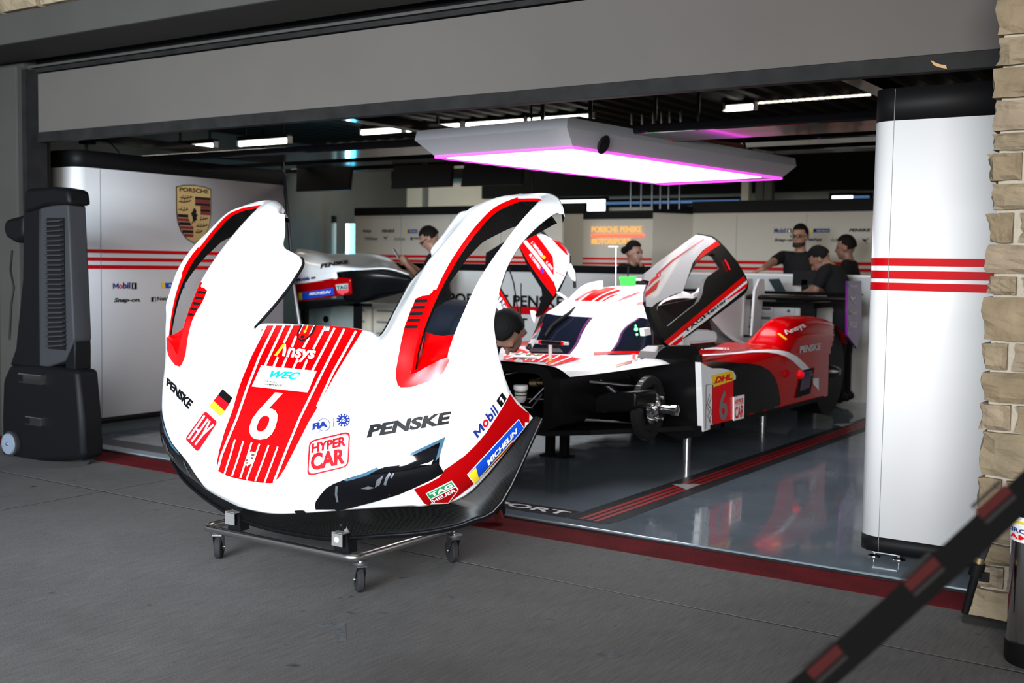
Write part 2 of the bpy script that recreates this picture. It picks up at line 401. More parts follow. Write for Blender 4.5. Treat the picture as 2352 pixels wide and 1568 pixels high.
# stone course above the beam and in the right pillar: every block a part
STONES = [mat('limestone_%d' % k, c, 0.85, noise=0.35, nscale=9, bump=0.9, bscale=28) for k, c in enumerate([(0.27, 0.205, 0.125), (0.30, 0.235, 0.15), (0.25, 0.19, 0.115), (0.32, 0.25, 0.17), (0.28, 0.22, 0.14)])]
MORTAR = mat('pale_mortar', (0.42, 0.375, 0.30), 0.9, noise=0.15, nscale=30, bump=0.6, bscale=80)
def stone(x0, x1, y0, y1, z0, z1, parent, k, rough=0.016):
    bm = bmesh.new(); bmesh.ops.create_cube(bm, size=1)
    bmesh.ops.subdivide_edges(bm, edges=bm.edges[:], cuts=5, use_grid_fill=True)
    rnd = random.Random(k * 17 + 3); ph = [rnd.uniform(0, 6) for _ in range(9)]
    for v in bm.verts:
        p = v.co.copy(); edge = max(abs(p.x), abs(p.z)) > .49
        q = Vector(((x0 + x1) / 2 + p.x * (x1 - x0), (y0 + y1) / 2 + p.y * (y1 - y0), (z0 + z1) / 2 + p.z * (z1 - z0)))
        n = math.sin(q.x * 37 + ph[0] + 2 * math.sin(q.z * 21 + ph[1])) * .5 + math.sin(q.z * 43 + ph[2] + math.sin(q.x * 31 + ph[3])) * .5 + rnd.uniform(-.5, .5)
        if p.y < -.49: q.y += -(0.2 if edge else 1.0) * rough + n * rough * .6
        if p.x < -.49: q.x += n * rough * .5 + (0.006 if max(abs(p.y), abs(p.z)) > .49 else -.004)
        if abs(p.z) > .49: q.z += n * .003
        v.co = q
    bm.verts.index_update()
    o = mk('stone', [v.co.copy() for v in bm.verts], [[v.index for v in f.verts] for f in bm.faces], STONES[k % 5], parent, False)
    bm.free(); return o
pil = tag(MB().box(-0.895, -0.30, 4.475, 5.2, 0, 4.2).build('wall_pillar', MORTAR), kind='structure')
bounds = [-40, 85, 154, 228, 304, 348, 418, 485, 558, 630, 677, 782, 849, 921, 986, 1091, 1165, 1240, 1290, 1344, 1432]
zs = [P(2290 - 0.04 * b, b, y=4.46).z for b in bounds]; zs[-1] = 0.0
splits = [-.55, -.62, -.5, -.58, -.66, -.815, -.60, -.835, -.55, -.815, -.60, -.835, -.52, -.815, -.57, -.835, -.60, -.76, -.815, -.62]
for k in range(len(zs) - 1):
    z1, z0 = zs[k], zs[k + 1]; x0 = -0.921 + 0.006 * math.sin(k * 2.3)
    g = 0.007; xm = splits[k]
    stone(x0, xm, 4.455, 4.75, z0 + g * .6, z1 - g, pil, k)
    stone(xm + .018, -0.32, 4.46, 4.75, z0 + g * .6, z1 - g, pil, k + 2)
for k, zz in enumerate((2.6, 2.75, 2.9)): stone(-0.92, -.35, 4.455, 4.75, zz, zz + .14, pil, k + 1)
MB().box(-0.94, -.3, 4.40, 4.47, 0, .022).build('base_plinth', RAIL, pil)
for k in range(14): stone(-9.0 + k * .42, -8.6 + k * .42, 4.30, 4.6, 2.855, 3.06, wf, k)
for k in range(14): stone(-3.12 + k * .42, -2.72 + k * .42, 4.30, 4.6, 2.855, 3.06, wf, k + 3)
# unseen slab added above the apron, sized to shade the shutter
tag(MB().box(-12, 4.5, 0.8, 4.32, 3.08, 3.3).build('trim_1', BEAM), kind='structure')

# rolling shutter, partly lowered
sh = tag(MB().box(-7.40, -0.9, 4.835, 4.872, 2.172, 2.578).build('door_1', SHUT), kind='structure')
MB().box(-7.40, -0.9, 4.825, 4.885, 2.105, 2.174, bev=.004).build('bottom_rail', RAIL, sh)
MB().box(-7.40, -0.9, 4.815, 4.86, 2.585, 2.612).build('top_rail', RAIL, sh); MB().box(-7.40, -0.9, 4.81, 4.90, 2.62, 2.636).build('top_rail', BEAM, sh)
MB().box(-7.40, -0.9, 4.88, 4.9, 2.5, 2.72).build('shutter_box', BLK, sh)
# a torn strip of tape under the rail
tp = [P(2137 + dx, y_, y=4.82) for dx, y_ in ((0, 138), (8, 150), (22, 155), (38, 158), (36, 150), (24, 148), (14, 145))]
tag(MB().prism(tp, (0, .002, 0)).build('tape_scrap', mat('torn_brown_tape', (.45, .26, .10), .6)), 'scrap of torn brown tape stuck under the shutter near the stone pillar', 'tape')

# ------------------------------------------------------------------ free standing white panels at both sides of the opening
def shell(o, th, out):
    me = o.data; p = me.polygons[len(me.polygons) // 2]
    if p.normal.dot(Vector(out)) < 0: me.flip_normals()
    m_ = o.modifiers.new('thickness', 'SOLIDIFY'); m_.thickness = th; m_.offset = -1
def rpanel(name, label, outline, zb, zt, mats, ztrim, out):
    """hollow panel from a plan outline (list of x, y) standing on feet"""
    t = empty(name, (outline[0][0], outline[0][1], 0.016), label, 'panel')
    def ring(z): return [Vector((x, y, z)) for x, y in outline]
    o = MB().loft([ring(zb), ring(zt)], closed=False).build('panel_face', mats, t, 30); shell(o, .03, out)
    o = MB().loft([ring(zt), ring(ztrim)], closed=False).build('top_trim', BLK, t, 30); shell(o, .034, out)
    o = MB().loft([ring(0.055), ring(zb)], closed=False).build('kick_plate', BLK, t, 30); shell(o, .034, out)
    return t
def arc(cx, cy, r, a0, a1, n=8): return [(cx + r * math.cos(a0 + (a1 - a0) * k / n), cy + r * math.sin(a0 + (a1 - a0) * k / n)) for k in range(n + 1)]
# right panel: faces the camera, rounded at its free left end
ol = [(-1.38, 9.0), (-1.545, 5.60)] + [(-1.545, 5.2)] + arc(-1.445, 5.15, .10, math.pi, 1.5 * math.pi, 8) + [(-0.93, 5.05)]
rp_ = rpanel('display_panel', 'white display panel with three red stripes beside the stone pillar', ol, 0.123, 1.945, PANEL, 2.085, (-.7, -.7, 0))
for py0, py1 in ((593, 611), (622, 641), (650, 668)):
    za, zb_ = P(2100, py0, y=5.04).z, P(2100, py1, y=5.04).z
    MB().loft([[Vector((x + (-.0015 if x < -1.5 else 0), y - .0015, z)) for x, y in ol[1:]] for z in (zb_, za)], closed=False).build('red_stripe', STRIPE, rp_, 30)
MB().box(-1.443, -1.441, 5.047, 5.0495, .06, 2.08).build('panel_joint', GREY_P, rp_)
for x in (-1.48, -1.37, -1.0):
    f_ = MB().lathe((x, 5.12, .0165), (0, 0, 1), [(0, .028), (.006, .026), (.012, .008), (.05, .006)], 14).build('levelling_foot', CHROME, rp_, 40)
MB().box(-1.47, -1.36, 5.06, 5.2, .048, .056).build('foot_plate', ZINC, rp_)
# left panel: runs into the garage
ol = [(-7.95, 5.16)] + arc(-7.43, 5.24, .08, -math.pi / 2, 0, 6) + [(-7.35, 7.24)]
lp_ = rpanel('display_panel', 'white display panel with a large gold crest behind the black air cooler', ol, 0.10, 1.965, PANEL, 2.09, (.7, -.7, 0))
for k, (py0, py1) in enumerate(((574, 582), (592, 600), (609, 618))):
    za, zb_ = P(300, py0, x=-7.35).z, P(300, py1, x=-7.35).z
    MB().loft([[Vector((x + (.0015 if y > 5.18 else 0), y - (.0015 if y < 5.25 else 0), z)) for x, y in ol] for z in (zb_, za)], closed=False).build('red_stripe', STRIPE, lp_, 30)
MB().box(-7.349, -7.347, 5.36, 5.362, .1, 1.96).build('panel_joint', GREY_P, lp_)
MB().lathe((-7.40, 5.25, .0165), (0, 0, 1), [(0, .03), (.006, .028), (.012, .008), (.05, .006)], 14).build('levelling_foot', CHROME, lp_, 40)
LX, UZ = (0, 1, 0), (0, 0, 1)
EMM = [(0, 0), (.22, 0), (.22, .62), (.5, .12), (.78, .62), (.78, 0), (1, 0), (1, 1), (.78, 1), (.5, .48), (.22, 1), (0, 1)]
def pl(px, py): return P(px, py, x=-7.349)
def ltext(s, x0, yb, x1, yt, m_, **k):
    a, b, c_ = pl(x0, yb), pl(x1, yb), pl(x0, yt)
    wall_text('lettering', s, a, LX, UZ, c_.z - a.z, m_, lp_, width=b.y - a.y, **k)


a, b = pl(259, 663), pl(272, 650); wall_poly('lettering', [(x * (b.y - a.y), z * (b.z - a.z)) for x, z in EMM], a, LX, UZ, NAVY, lp_); ltext('o', 273, 663, 281, 653, RED_P, bold=.03); ltext('bil', 282, 663, 299, 648, NAVY, bold=.03)
a, b = pl(302, 664), pl(314, 649); wall_poly('lettering', [(0, 0), (b.y - a.y, 0), (b.y - a.y, b.z - a.z), (0, b.z - a.z)], a, LX, UZ, INK, lp_)
wall_text('lettering', '1', pl(305.5, 662), LX, UZ, (b.z - a.z) * .72, WHITE_P, lp_, bold=.03, off=.004)
a, b = pl(371, 662), pl(424, 649); w_, h_ = b.y - a.y, b.z - a.z
wall_poly('label_field', [(0, 0), (w_, 0), (w_, h_), (0, h_)], a, LX, UZ, BLUE, lp_); wall_poly('label_field', [(0, 0), (w_ * .16, 0), (w_ * .13, h_), (0, h_)], a, LX, UZ, YEL, lp_, off=.003)
wall_text('lettering', 'MICHELIN', a + Vector((0, w_ * .3, h_ * .3)), LX, UZ, h_ * .42, WHITE_P, lp_, width=w_ * .62, bold=.03, shear=.15, off=.004)
ltext('Snap-on.', 261, 697, 323, 684, INK, bold=.04, shear=.25); ltext('NetApp', 361, 693, 403, 681, INK, bold=.03)
a, b = pl(347, 693), pl(358, 682); wall_poly('lettering', [(0, 0), (.025, 0), (.025, .03), (.04, .03), (.04, 0), (b.y - a.y, 0), (b.y - a.y, b.z - a.z), (0, b.z - a.z)], a, LX, UZ, INK, lp_)
ltext('dubuis', 446, 691, 480, 682, GREY_P, bold=.02)
# crest: gold shield, black and red bars, antlers, a small centre shield with a horse
c0 = pl(445, 492); S_ = (pl(445, 426).z - pl(445, 557).z) / 2; sw = (pl(484, 490).y - pl(407, 490).y) / 2
crest = [(-1, .9), (-.6, .97), (0, 1), (.6, .97), (1, .9), (1, .1), (.93, -.3), (.75, -.6), (.45, -.85), (0, -1), (-.45, -.85), (-.75, -.6), (-.93, -.3), (-1, .1)]
cp = lambda pts, m_, off, nm='crest_field': wall_poly(nm, [(x * sw, y * S_) for x, y in pts], c0, LX, UZ, m_, lp_, off)
BROWNRED = mat('crest_red', (.16, .012, .015), .4); CBLK = mat('crest_black', (.012, .01, .01), .4)
cp([(x * 1.05, y * 1.03) for x, y in crest], CBLK, .002); cp(crest, GOLD, .004, 'gold_crest')
wall_text('lettering', 'PORSCHE', c0 + Vector((0, -.86 * sw, .76 * S_)), LX, UZ, .15 * S_, CBLK, lp_, width=1.72 * sw, bold=.03, off=.006)
for k, m_ in enumerate((CBLK, BROWNRED, CBLK, BROWNRED, CBLK, BROWNRED)):
    y0 = .62 - k * .105; cp([(.05, y0 - .10), (.97, y0 - .10), (.97, y0), (.05, y0)], m_, .006, 'crest_bar')
    y0 = -.02 - k * .135; xl = -1 + max(0, (-y0 - .1)) ** 1.6 * .85; cp([(xl + .05, y0 - .11), (-.05, y0 - .11), (-.05, y0), (xl + .03, y0)], m_, .006, 'crest_bar')
for ox, oy, sg in ((-.92, .42, 1), (-.92, .14, 1), (-.85, .62 - .06, 1), (.08, -.16, 1), (.08, -.40, 1), (.06, -.62, 1)):
    ln = .75 if oy > -.5 else .45
    cp(band([(ox, oy), (ox + ln * .4, oy - .03), (ox + ln, oy + .05)], .035), CBLK, .0065, 'crest_antler')
    for j in range(4): cp(band([(ox + ln * (.2 + .2 * j), oy - .01), (ox + ln * (.26 + .2 * j), oy + .09)], .03), CBLK, .0065, 'crest_antler')
cp([(-.36, .30), (.36, .30), (.36, -.12), (.2, -.36), (0, -.46), (-.2, -.36), (-.36, -.12)], GOLD, .008, 'crest_centre')
cp([(-.2, -.36), (-.08, -.3), (-.12, -.1), (-.22, .02), (-.1, .12), (-.04, .22), (.08, .18), (.14, .08), (.08, .04), (.2, -.02), (.12, -.1), (.16, -.22), (.06, -.2), (.02, -.32), (-.04, -.22)], CBLK, .0095, 'crest_horse')
# small camera on top of the left panel
cm = empty('security_camera', (-7.42, 5.3, 2.09), 'small black camera on top of the left white panel', 'camera')
MB().cyl((-7.42, 5.3, 2.09), (-7.42, 5.3, 2.14), .012).build('mount', BLK_S, cm, 40); MB().box(-7.46, -7.36, 5.26, 5.34, 2.14, 2.20, bev=.006).build('camera_body', BLK_S, cm)
MB().tube([(-7.36, 5.3, 2.17), (-7.32, 5.34, 2.19), (-7.29, 5.42, 2.15), (-7.30, 5.5, 2.09)], .006, 8).build('cable', BLK, cm, 60)

# ------------------------------------------------------------------ rear panel walls
def wallpanel(name, x0, x1, y, z1, ztrim, z0=0.016, label=None, y1=None):
    y1 = y if y1 is None else y1
    t = empty(name, (x0, y, 0.016), label, 'panel')
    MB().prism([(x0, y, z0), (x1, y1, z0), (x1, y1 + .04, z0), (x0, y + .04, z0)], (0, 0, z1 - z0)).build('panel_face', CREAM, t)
    MB().prism([(x0, y - .01, z1), (x1, y1 - .01, z1), (x1, y1 + .05, z1), (x0, y + .05, z1)], (0, 0, ztrim - z1)).build('top_trim', BLK, t)
    return t
YA = 11.2
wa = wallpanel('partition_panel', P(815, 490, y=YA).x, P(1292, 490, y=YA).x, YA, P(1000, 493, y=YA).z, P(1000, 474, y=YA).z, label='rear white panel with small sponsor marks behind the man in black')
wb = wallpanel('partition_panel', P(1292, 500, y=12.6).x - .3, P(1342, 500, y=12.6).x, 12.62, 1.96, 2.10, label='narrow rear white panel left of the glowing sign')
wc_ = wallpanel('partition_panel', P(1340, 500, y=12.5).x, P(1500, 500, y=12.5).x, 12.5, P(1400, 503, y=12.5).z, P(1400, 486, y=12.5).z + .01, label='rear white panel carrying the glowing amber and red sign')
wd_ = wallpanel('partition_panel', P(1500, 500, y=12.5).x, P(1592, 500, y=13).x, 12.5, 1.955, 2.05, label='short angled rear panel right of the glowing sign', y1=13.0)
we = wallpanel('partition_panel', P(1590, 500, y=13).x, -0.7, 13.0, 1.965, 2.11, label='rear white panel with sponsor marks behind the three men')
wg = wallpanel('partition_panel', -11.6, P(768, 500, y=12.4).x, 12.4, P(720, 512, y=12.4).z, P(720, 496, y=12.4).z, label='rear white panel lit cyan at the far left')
for t, y, x0, x1, pxs, rows in ((wa, YA, P(815, 490, y=YA).x, P(1292, 490, y=YA).x, 1000, ((586, 592), (597, 603), (607, 614))), (we, 13.0, P(1590, 500, y=13).x, -.7, 1720, ((599, 606), (613, 620), (626, 633))), (wc_, 12.5, P(1340, 500, y=12.5).x, P(1500, 500, y=12.5).x, 1420, ((592, 597), (603, 608), (613, 619)))):
    for a, b in rows:
        MB().box(x0 + .001, x1 - .001, y - .004, y, P(pxs, b, y=y).z, P(pxs, a, y=y).z).build('red_stripe', STRIPE, t)
def seam(t, px, y): MB().box(P(px, 600, y=y).x - .002, P(px, 600, y=y).x + .002, y - .0025, y, .1, 1.95).build('panel_joint', GREY_P, t)
for px in (921, 1035, 1150): seam(wa, px, YA)
for px in (1690, 1850): seam(we, px, 13.0)
def bt(t, y, s, x0, yb, x1, yt, m_, **k):
    a = P(x0, yb, y=y - .001); wall_text('lettering', s, a, (1, 0, 0), UZ, P(x0, yt, y=y).z - a.z, m_, t, width=P(x1, yb, y=y).x - a.x, **k)
def bf_(t, y, x0, yb, x1, yt, m_, off=.002):
    a, b = P(x0, yb, y=y - .001), P(x1, yt, y=y - .001); wall_poly('label_field', [(0, 0), (b.x - a.x, 0), (b.x - a.x, b.z - a.z), (0, b.z - a.z)], a, (1, 0, 0), UZ, m_, t, off)
bt(wa, YA, 'Ansys', 833, 536, 853, 526, INK, bold=.03); bt(wa, YA, 'PENSKE', 877, 534, 907, 527, INK, bold=.05, shear=.2)
bf_(wa, YA, 932, 535, 959, 527, NAVY); bf_(wa, YA, 932, 535, 936, 527, YEL, .003); bt(wa, YA, 'MICHELIN', 940, 533, 957, 529, WHITE_P, off=.003)
bt(wa, YA, 'TAGHeuer', 838, 551, 868, 544, INK, bold=.03); bt(wa, YA, 'dubuis', 905, 552, 931, 544, GREY_P, bold=.03); bt(wa, YA, 'NetApp', 950, 551, 972, 544, INK, bold=.03); bf_(wa, YA, 943, 551, 948, 545, INK)
CAT = [(0, 0), (.12, .06), (.3, .2), (.5, .35), (.75, .55), (1, .95), (.8, .78), (.6, .75), (.35, .7), (0, 1), (.15, .7), (.4, .52), (.45, .42), (.25, .22)]
def leap(t, y, x0, yb, x1, yt, m_):
    a, b = P(x0, yb, y=y - .001), P(x1, yt, y=y - .001); wall_poly('leaping_mark', [((1 - x) * (b.x - a.x), z * (b.z - a.z)) for x, z in CAT], a, (1, 0, 0), UZ, m_, t)
leap(wa, YA, 879, 553, 892, 541, INK)
bt(we, 13, 'Mobil', 1778, 535, 1805, 524, NAVY, bold=.03); bf_(we, 13, 1808, 535, 1818, 525, INK); bt(we, 13, '1', 1811, 534, 1815, 527, WHITE_P, off=.003)
bf_(we, 13, 1862, 534, 1906, 525, NAVY); bf_(we, 13, 1862, 534, 1868, 525, YEL, .003); bt(we, 13, 'MICHELIN', 1876, 532, 1903, 528, WHITE_P, off=.003)
bt(we, 13, 'Snap-on', 1778, 556, 1824, 547, INK, bold=.04, shear=.25); bt(we, 13, 'NetApp', 1852, 555, 1888, 546, INK, bold=.03); bt(we, 13, 'dubuis', 1908, 555, 1940, 546, GREY_P, bold=.03)
bt(we, 13, 'PENSKE', 1950, 532, 2000, 525, INK, bold=.05, shear=.2); leap(we, 13, 1978, 562, 1996, 545, INK)
# glowing sign on the middle panel
NEON = mat('amber_neon', (.3, .2, .08), .4, emit=(1.0, .50, .12), es=0.85); NRED = mat('red_neon', (.5, .05, .02), .4, emit=(1.0, .10, .03), es=2.2)
ns = empty('neon_sign', P(1420, 540, y=12.48), 'glowing amber neon sign with a red bar on the rear white panel', 'sign')
def nt_(s, x0, yb, x1, yt, m_):
    a = P(x0, yb, y=12.485); V, F, asp = text2d(s, .025); w_, h_ = P(x1, yb, y=12.485).x - a.x, P(x0, yt, y=12.485).z - a.z
    o = mk('neon_lettering', [(a.x + v[0] * w_, 12.485, a.z + v[1] * h_) for v in V], F, m_, ns); sd = o.modifiers.new('depth', 'SOLIDIFY'); sd.thickness = .012
nt_('PORSCHE PENSKE', 1358, 534, 1473, 520, NEON); nt_('MOTORSPORT', 1358, 561, 1447, 547, NEON)
a, b = P(1358, 543, y=12.48), P(1478, 538, y=12.48); MB().box(a.x, b.x, 12.475, 12.50, a.z, b.z, bev=.006).build('neon_bar', NRED, ns)
# cyan light column at the far left
CYANL = mat('cyan_light', (.1, .6, .9), .4, emit=(.05, .62, 1.0), es=12.0); CYW = mat('cyan_white_light', (.6, .9, 1), .4, emit=(.55, .93, 1.0), es=14)
a, b = P(797, 580, y=11.9), P(812, 514, y=11.9)
lc = empty('light_column', (a.x, 11.9, .016), 'cyan glowing light column beside the rear panel', 'lamp')
MB().box(a.x + .02, a.x + .22, 11.90, 11.98, .9, b.z).build('light_panel', CYANL, lc); MB().cyl((a.x + .01, 11.89, .95), (a.x + .01, 11.89, b.z), .018).build('light_tube', CYW, lc, 40)
MB().box(a.x - .02, a.x + .24, 11.88, 12.0, .016, .9).build('column_base', PANEL, lc)
# windows high in the rear wall
DAY = mat('daylit_pane', (.8, .9, 1), .3, emit=(.92, .97, 1.0), es=2.6); DAYB = mat('blue_daylit_pane', (.1, .2, .4), .3, emit=(.12, .25, .5), es=.5)
for k, (x0, x1, y0, y1, m_) in enumerate(((1284, 1392, 491, 458, DAY), (1392, 1700, 470, 458, DAYB), (1912, 1960, 467, 449, DAY), (1960, 1998, 467, 449, DAYB))):
    a, b = P(x0, y0, y=14.58), P(x1, y1, y=14.58)
    o = tag(MB().box(a.x - .04, b.x + .04, 14.56, 14.6, a.z - .04, b.z + .04).build('window_%d' % (k + 1), BLK), kind='structure'); MB().box(a.x, b.x, 14.55, 14.565, a.z, b.z).build('pane', m_, o)

# dark upper band of the hall behind the gantry
tag(MB().box(-12, -.7, 14.2, 14.3, 2.62, 3.0).build('trim_2', CEIL), kind='structure')
for x0 in (-11.6, -10.2, -9.45): MB().box(x0, x0 + .05, 14.5, 14.6, .1, 3.0).build('wall_batten', GREY_P, bpy.data.objects['wall_back'])
tag(MB().box(P(1110, 480, y=14.1).x, -2.0, 14.05, 14.15, 2.28, 3.0).build('trim_3', CEIL), kind='structure')
# ================================================================== front bodywork section on its trolley
XC = -3.36
# half of the body as rows (bottom lip to rear end of the fender) of ten (u, y, z) points from the centre line outwards
ROWS = [
 [(0,3.17,.300),(.12,3.176,.305),(.30,3.199,.333),(.41,3.236,.350),(.50,3.270,.362),(.58,3.305,.372),(.65,3.335,.380),(.715,3.365,.387),(.83,3.475,.435),(.992,3.652,.715)],
 [(0,3.130,.350),(.12,3.132,.352),(.30,3.162,.372),(.41,3.192,.392),(.52,3.222,.410),(.61,3.262,.425),(.69,3.297,.437),(.765,3.345,.452),(.868,3.458,.515),(.982,3.632,.738)],
 [(0,3.103,.450),(.155,3.104,.450),(.30,3.135,.450),(.42,3.165,.465),(.53,3.195,.480),(.63,3.232,.495),(.71,3.277,.510),(.79,3.338,.530),(.88,3.445,.590),(.971,3.602,.766)],
 [(0,3.160,.580),(.155,3.160,.580),(.30,3.172,.575),(.42,3.187,.578),(.53,3.208,.585),(.63,3.243,.595),(.72,3.290,.605),(.80,3.348,.630),(.88,3.432,.690),(.956,3.565,.805)],
 [(0,3.213,.700),(.17,3.213,.700),(.30,3.222,.700),(.42,3.220,.700),(.53,3.233,.700),(.64,3.265,.705),(.73,3.305,.715),(.805,3.358,.735),(.88,3.435,.780),(.95,3.535,.850)],
 [(0,3.285,.840),(.20,3.285,.840),(.31,3.292,.840),(.42,3.287,.838),(.53,3.290,.832),(.62,3.303,.835),(.72,3.335,.855),(.79,3.370,.885),(.87,3.428,.900),(.94,3.512,.915)],
 [(0,3.330,.905),(.22,3.330,.905),(.32,3.338,.903),(.425,3.320,.895),(.535,3.305,.890),(.655,3.323,.887),(.72,3.348,.920),(.79,3.373,.955),(.868,3.425,.958),(.935,3.498,.958)],
 [(0,3.385,.965),(.245,3.385,.965),(.33,3.395,.960),(.43,3.360,.962),(.545,3.322,.965),(.658,3.345,.968),(.725,3.362,.985),(.797,3.385,1.005),(.868,3.427,1.005),(.93,3.485,1.015)],
 [(0,3.489,1.036),(.281,3.477,1.031),(.36,3.487,1.006),(.45,3.420,1.025),(.55,3.352,1.040),(.660,3.372,1.046),(.73,3.380,1.050),(.806,3.402,1.055),(.87,3.438,1.058),(.926,3.475,1.085)],
 [(0,3.62,1.14),(.25,3.62,1.14),(.345,3.60,1.110),(.445,3.500,1.115),(.555,3.408,1.115),(.663,3.410,1.120),(.74,3.415,1.125),(.820,3.432,1.125),(.88,3.465,1.130),(.923,3.495,1.150)],
 [(0,3.72,1.24),(.25,3.72,1.24),(.335,3.70,1.215),(.455,3.575,1.205),(.560,3.463,1.200),(.667,3.457,1.200),(.75,3.458,1.200),(.833,3.474,1.205),(.885,3.497,1.210),(.921,3.527,1.230)],
 [(0,3.82,1.34),(.25,3.82,1.34),(.380,3.790,1.318),(.472,3.658,1.315),(.570,3.556,1.318),(.669,3.552,1.318),(.76,3.552,1.315),(.852,3.558,1.315),(.893,3.578,1.320),(.920,3.605,1.335)],
 [(0,3.82,1.37),(.25,3.82,1.37),(.420,3.735,1.355),(.492,3.696,1.365),(.580,3.610,1.372),(.672,3.606,1.372),(.765,3.603,1.372),(.857,3.620,1.372),(.897,3.640,1.375),(.922,3.665,1.390)],
 [(0,3.82,1.44),(.25,3.82,1.44),(.460,3.772,1.430),(.520,3.745,1.440),(.597,3.695,1.448),(.677,3.688,1.446),(.772,3.682,1.448),(.866,3.700,1.446),(.905,3.720,1.446),(.933,3.752,1.450)],
 [(0,3.88,1.53),(.25,3.88,1.53),(.505,3.815,1.512),(.565,3.815,1.530),(.640,3.808,1.546),(.697,3.812,1.536),(.79,3.805,1.545),(.875,3.815,1.532),(.915,3.830,1.524),(.952,3.852,1.506)],
 [(0,3.90,1.56),(.25,3.90,1.56),(.520,3.838,1.518),(.590,3.870,1.553),(.670,3.890,1.580),(.735,3.905,1.576),(.805,3.945,1.577),(.862,3.890,1.562),(.915,3.882,1.548),(.963,3.868,1.508)],
 [(0,3.92,1.57),(.25,3.92,1.57),(.530,3.850,1.518),(.610,3.905,1.560),(.690,3.945,1.588),(.750,3.968,1.594),(.815,3.982,1.596),(.875,3.965,1.585),(.930,3.925,1.555),(.970,3.880,1.505)]]
NR, NC, S = len(ROWS), 10, 7
HR0, HR1, HC0, HC1, HOODR, INC = 6, 15, 5, 7, 8, 2
G = np.array(ROWS)
def interp(A, s, T=None):
    """cubic Hermite resampling along axis 0 with knots T"""
    n = A.shape[0]; T = np.arange(n, dtype=float) if T is None else T; out = []
    sl = [(A[i + 1] - A[i]) / (T[i + 1] - T[i]) for i in range(n - 1)]
    tg = [sl[0]] + [(sl[i - 1] * (T[i + 1] - T[i]) + sl[i] * (T[i] - T[i - 1])) / (T[i + 1] - T[i - 1]) for i in range(1, n - 1)] + [sl[-1]]
    for i in range(n - 1):
        h = T[i + 1] - T[i]
        for k in range(s):
            t = k / s
            out.append(A[i] * (2 * t ** 3 - 3 * t * t + 1) + tg[i] * h * (t ** 3 - 2 * t * t + t) + A[i + 1] * (3 * t * t - 2 * t ** 3) + tg[i + 1] * h * (t ** 3 - t * t))
    out.append(A[-1]); return np.array(out)
KT = np.concatenate([[0], np.cumsum(np.linalg.norm(np.diff(G[:, 5], axis=0), axis=1))])
Gm = np.concatenate([G[:, 3:0:-1] * np.array([-1, 1, 1]), G], axis=1)          # three mirrored columns keep the centre line smooth
D = interp(np.swapaxes(interp(np.swapaxes(Gm, 0, 1), S), 0, 1), S, KT)[:, 3 * S:]
ND, MD = D.shape[0], D.shape[1]
def half(sgn):
    vs = [Vector((XC + sgn * p[0], p[1], p[2])) for p in D.reshape(-1, 3)]; fs = []
    for r in range(ND - 1):
        for c in range(MD - 1):
            if r >= HOODR * S and c < INC * S: continue
            if HR0 * S <= r < HR1 * S and HC0 * S <= c < HC1 * S: continue
            q = (r * MD + c, r * MD + c + 1, (r + 1) * MD + c + 1, (r + 1) * MD + c)
            fs.append(q if sgn > 0 else q[::-1])
    return vs, fs
bv, bf = half(1); b2, f2 = half(-1); n0 = len(bv); bv += b2; bf += [tuple(i + n0 for i in f) for f in f2]
clip = empty('front_bodywork', (XC, 3.5, 0.16), 'white and red front bodywork section of a race car stood upright on a wheeled trolley', 'car bodywork')
rimset = {(HR0 * S - 1, c) for c in range(HC0 * S - 1, HC1 * S)} | {(r, HC0 * S - 1) for r in range(HR0 * S - 1, 10 * S)}
bfm = [2 if ((min(f) % len(D.reshape(-1, 3))) // MD, (min(f) % len(D.reshape(-1, 3))) % MD) in rimset else 0 for f in bf]
body = mk('body_shell', bv, bf, [W_PAINT, CARBON, RED], clip, True, bfm)
bm = bmesh.new(); bm.from_mesh(body.data); bmesh.ops.remove_doubles(bm, verts=bm.verts[:], dist=1e-5)
bmesh.ops.delete(bm, geom=[v for v in bm.verts if not v.link_faces], context='VERTS'); bm.to_mesh(body.data); bm.free()
BODY_SHELL_MESH = body.data
bvh = BVHTree.FromPolygons(bv, bf)
sm = body.modifiers.new('thickness', 'SOLIDIFY'); sm.thickness = 0.007; sm.offset = -1; sm.material_offset = 0; sm.material_offset_rim = 0
# which way do the normals point: outwards is towards -y
if sum(p.normal.y for p in body.data.polygons) > 0: body.data.flip_normals()

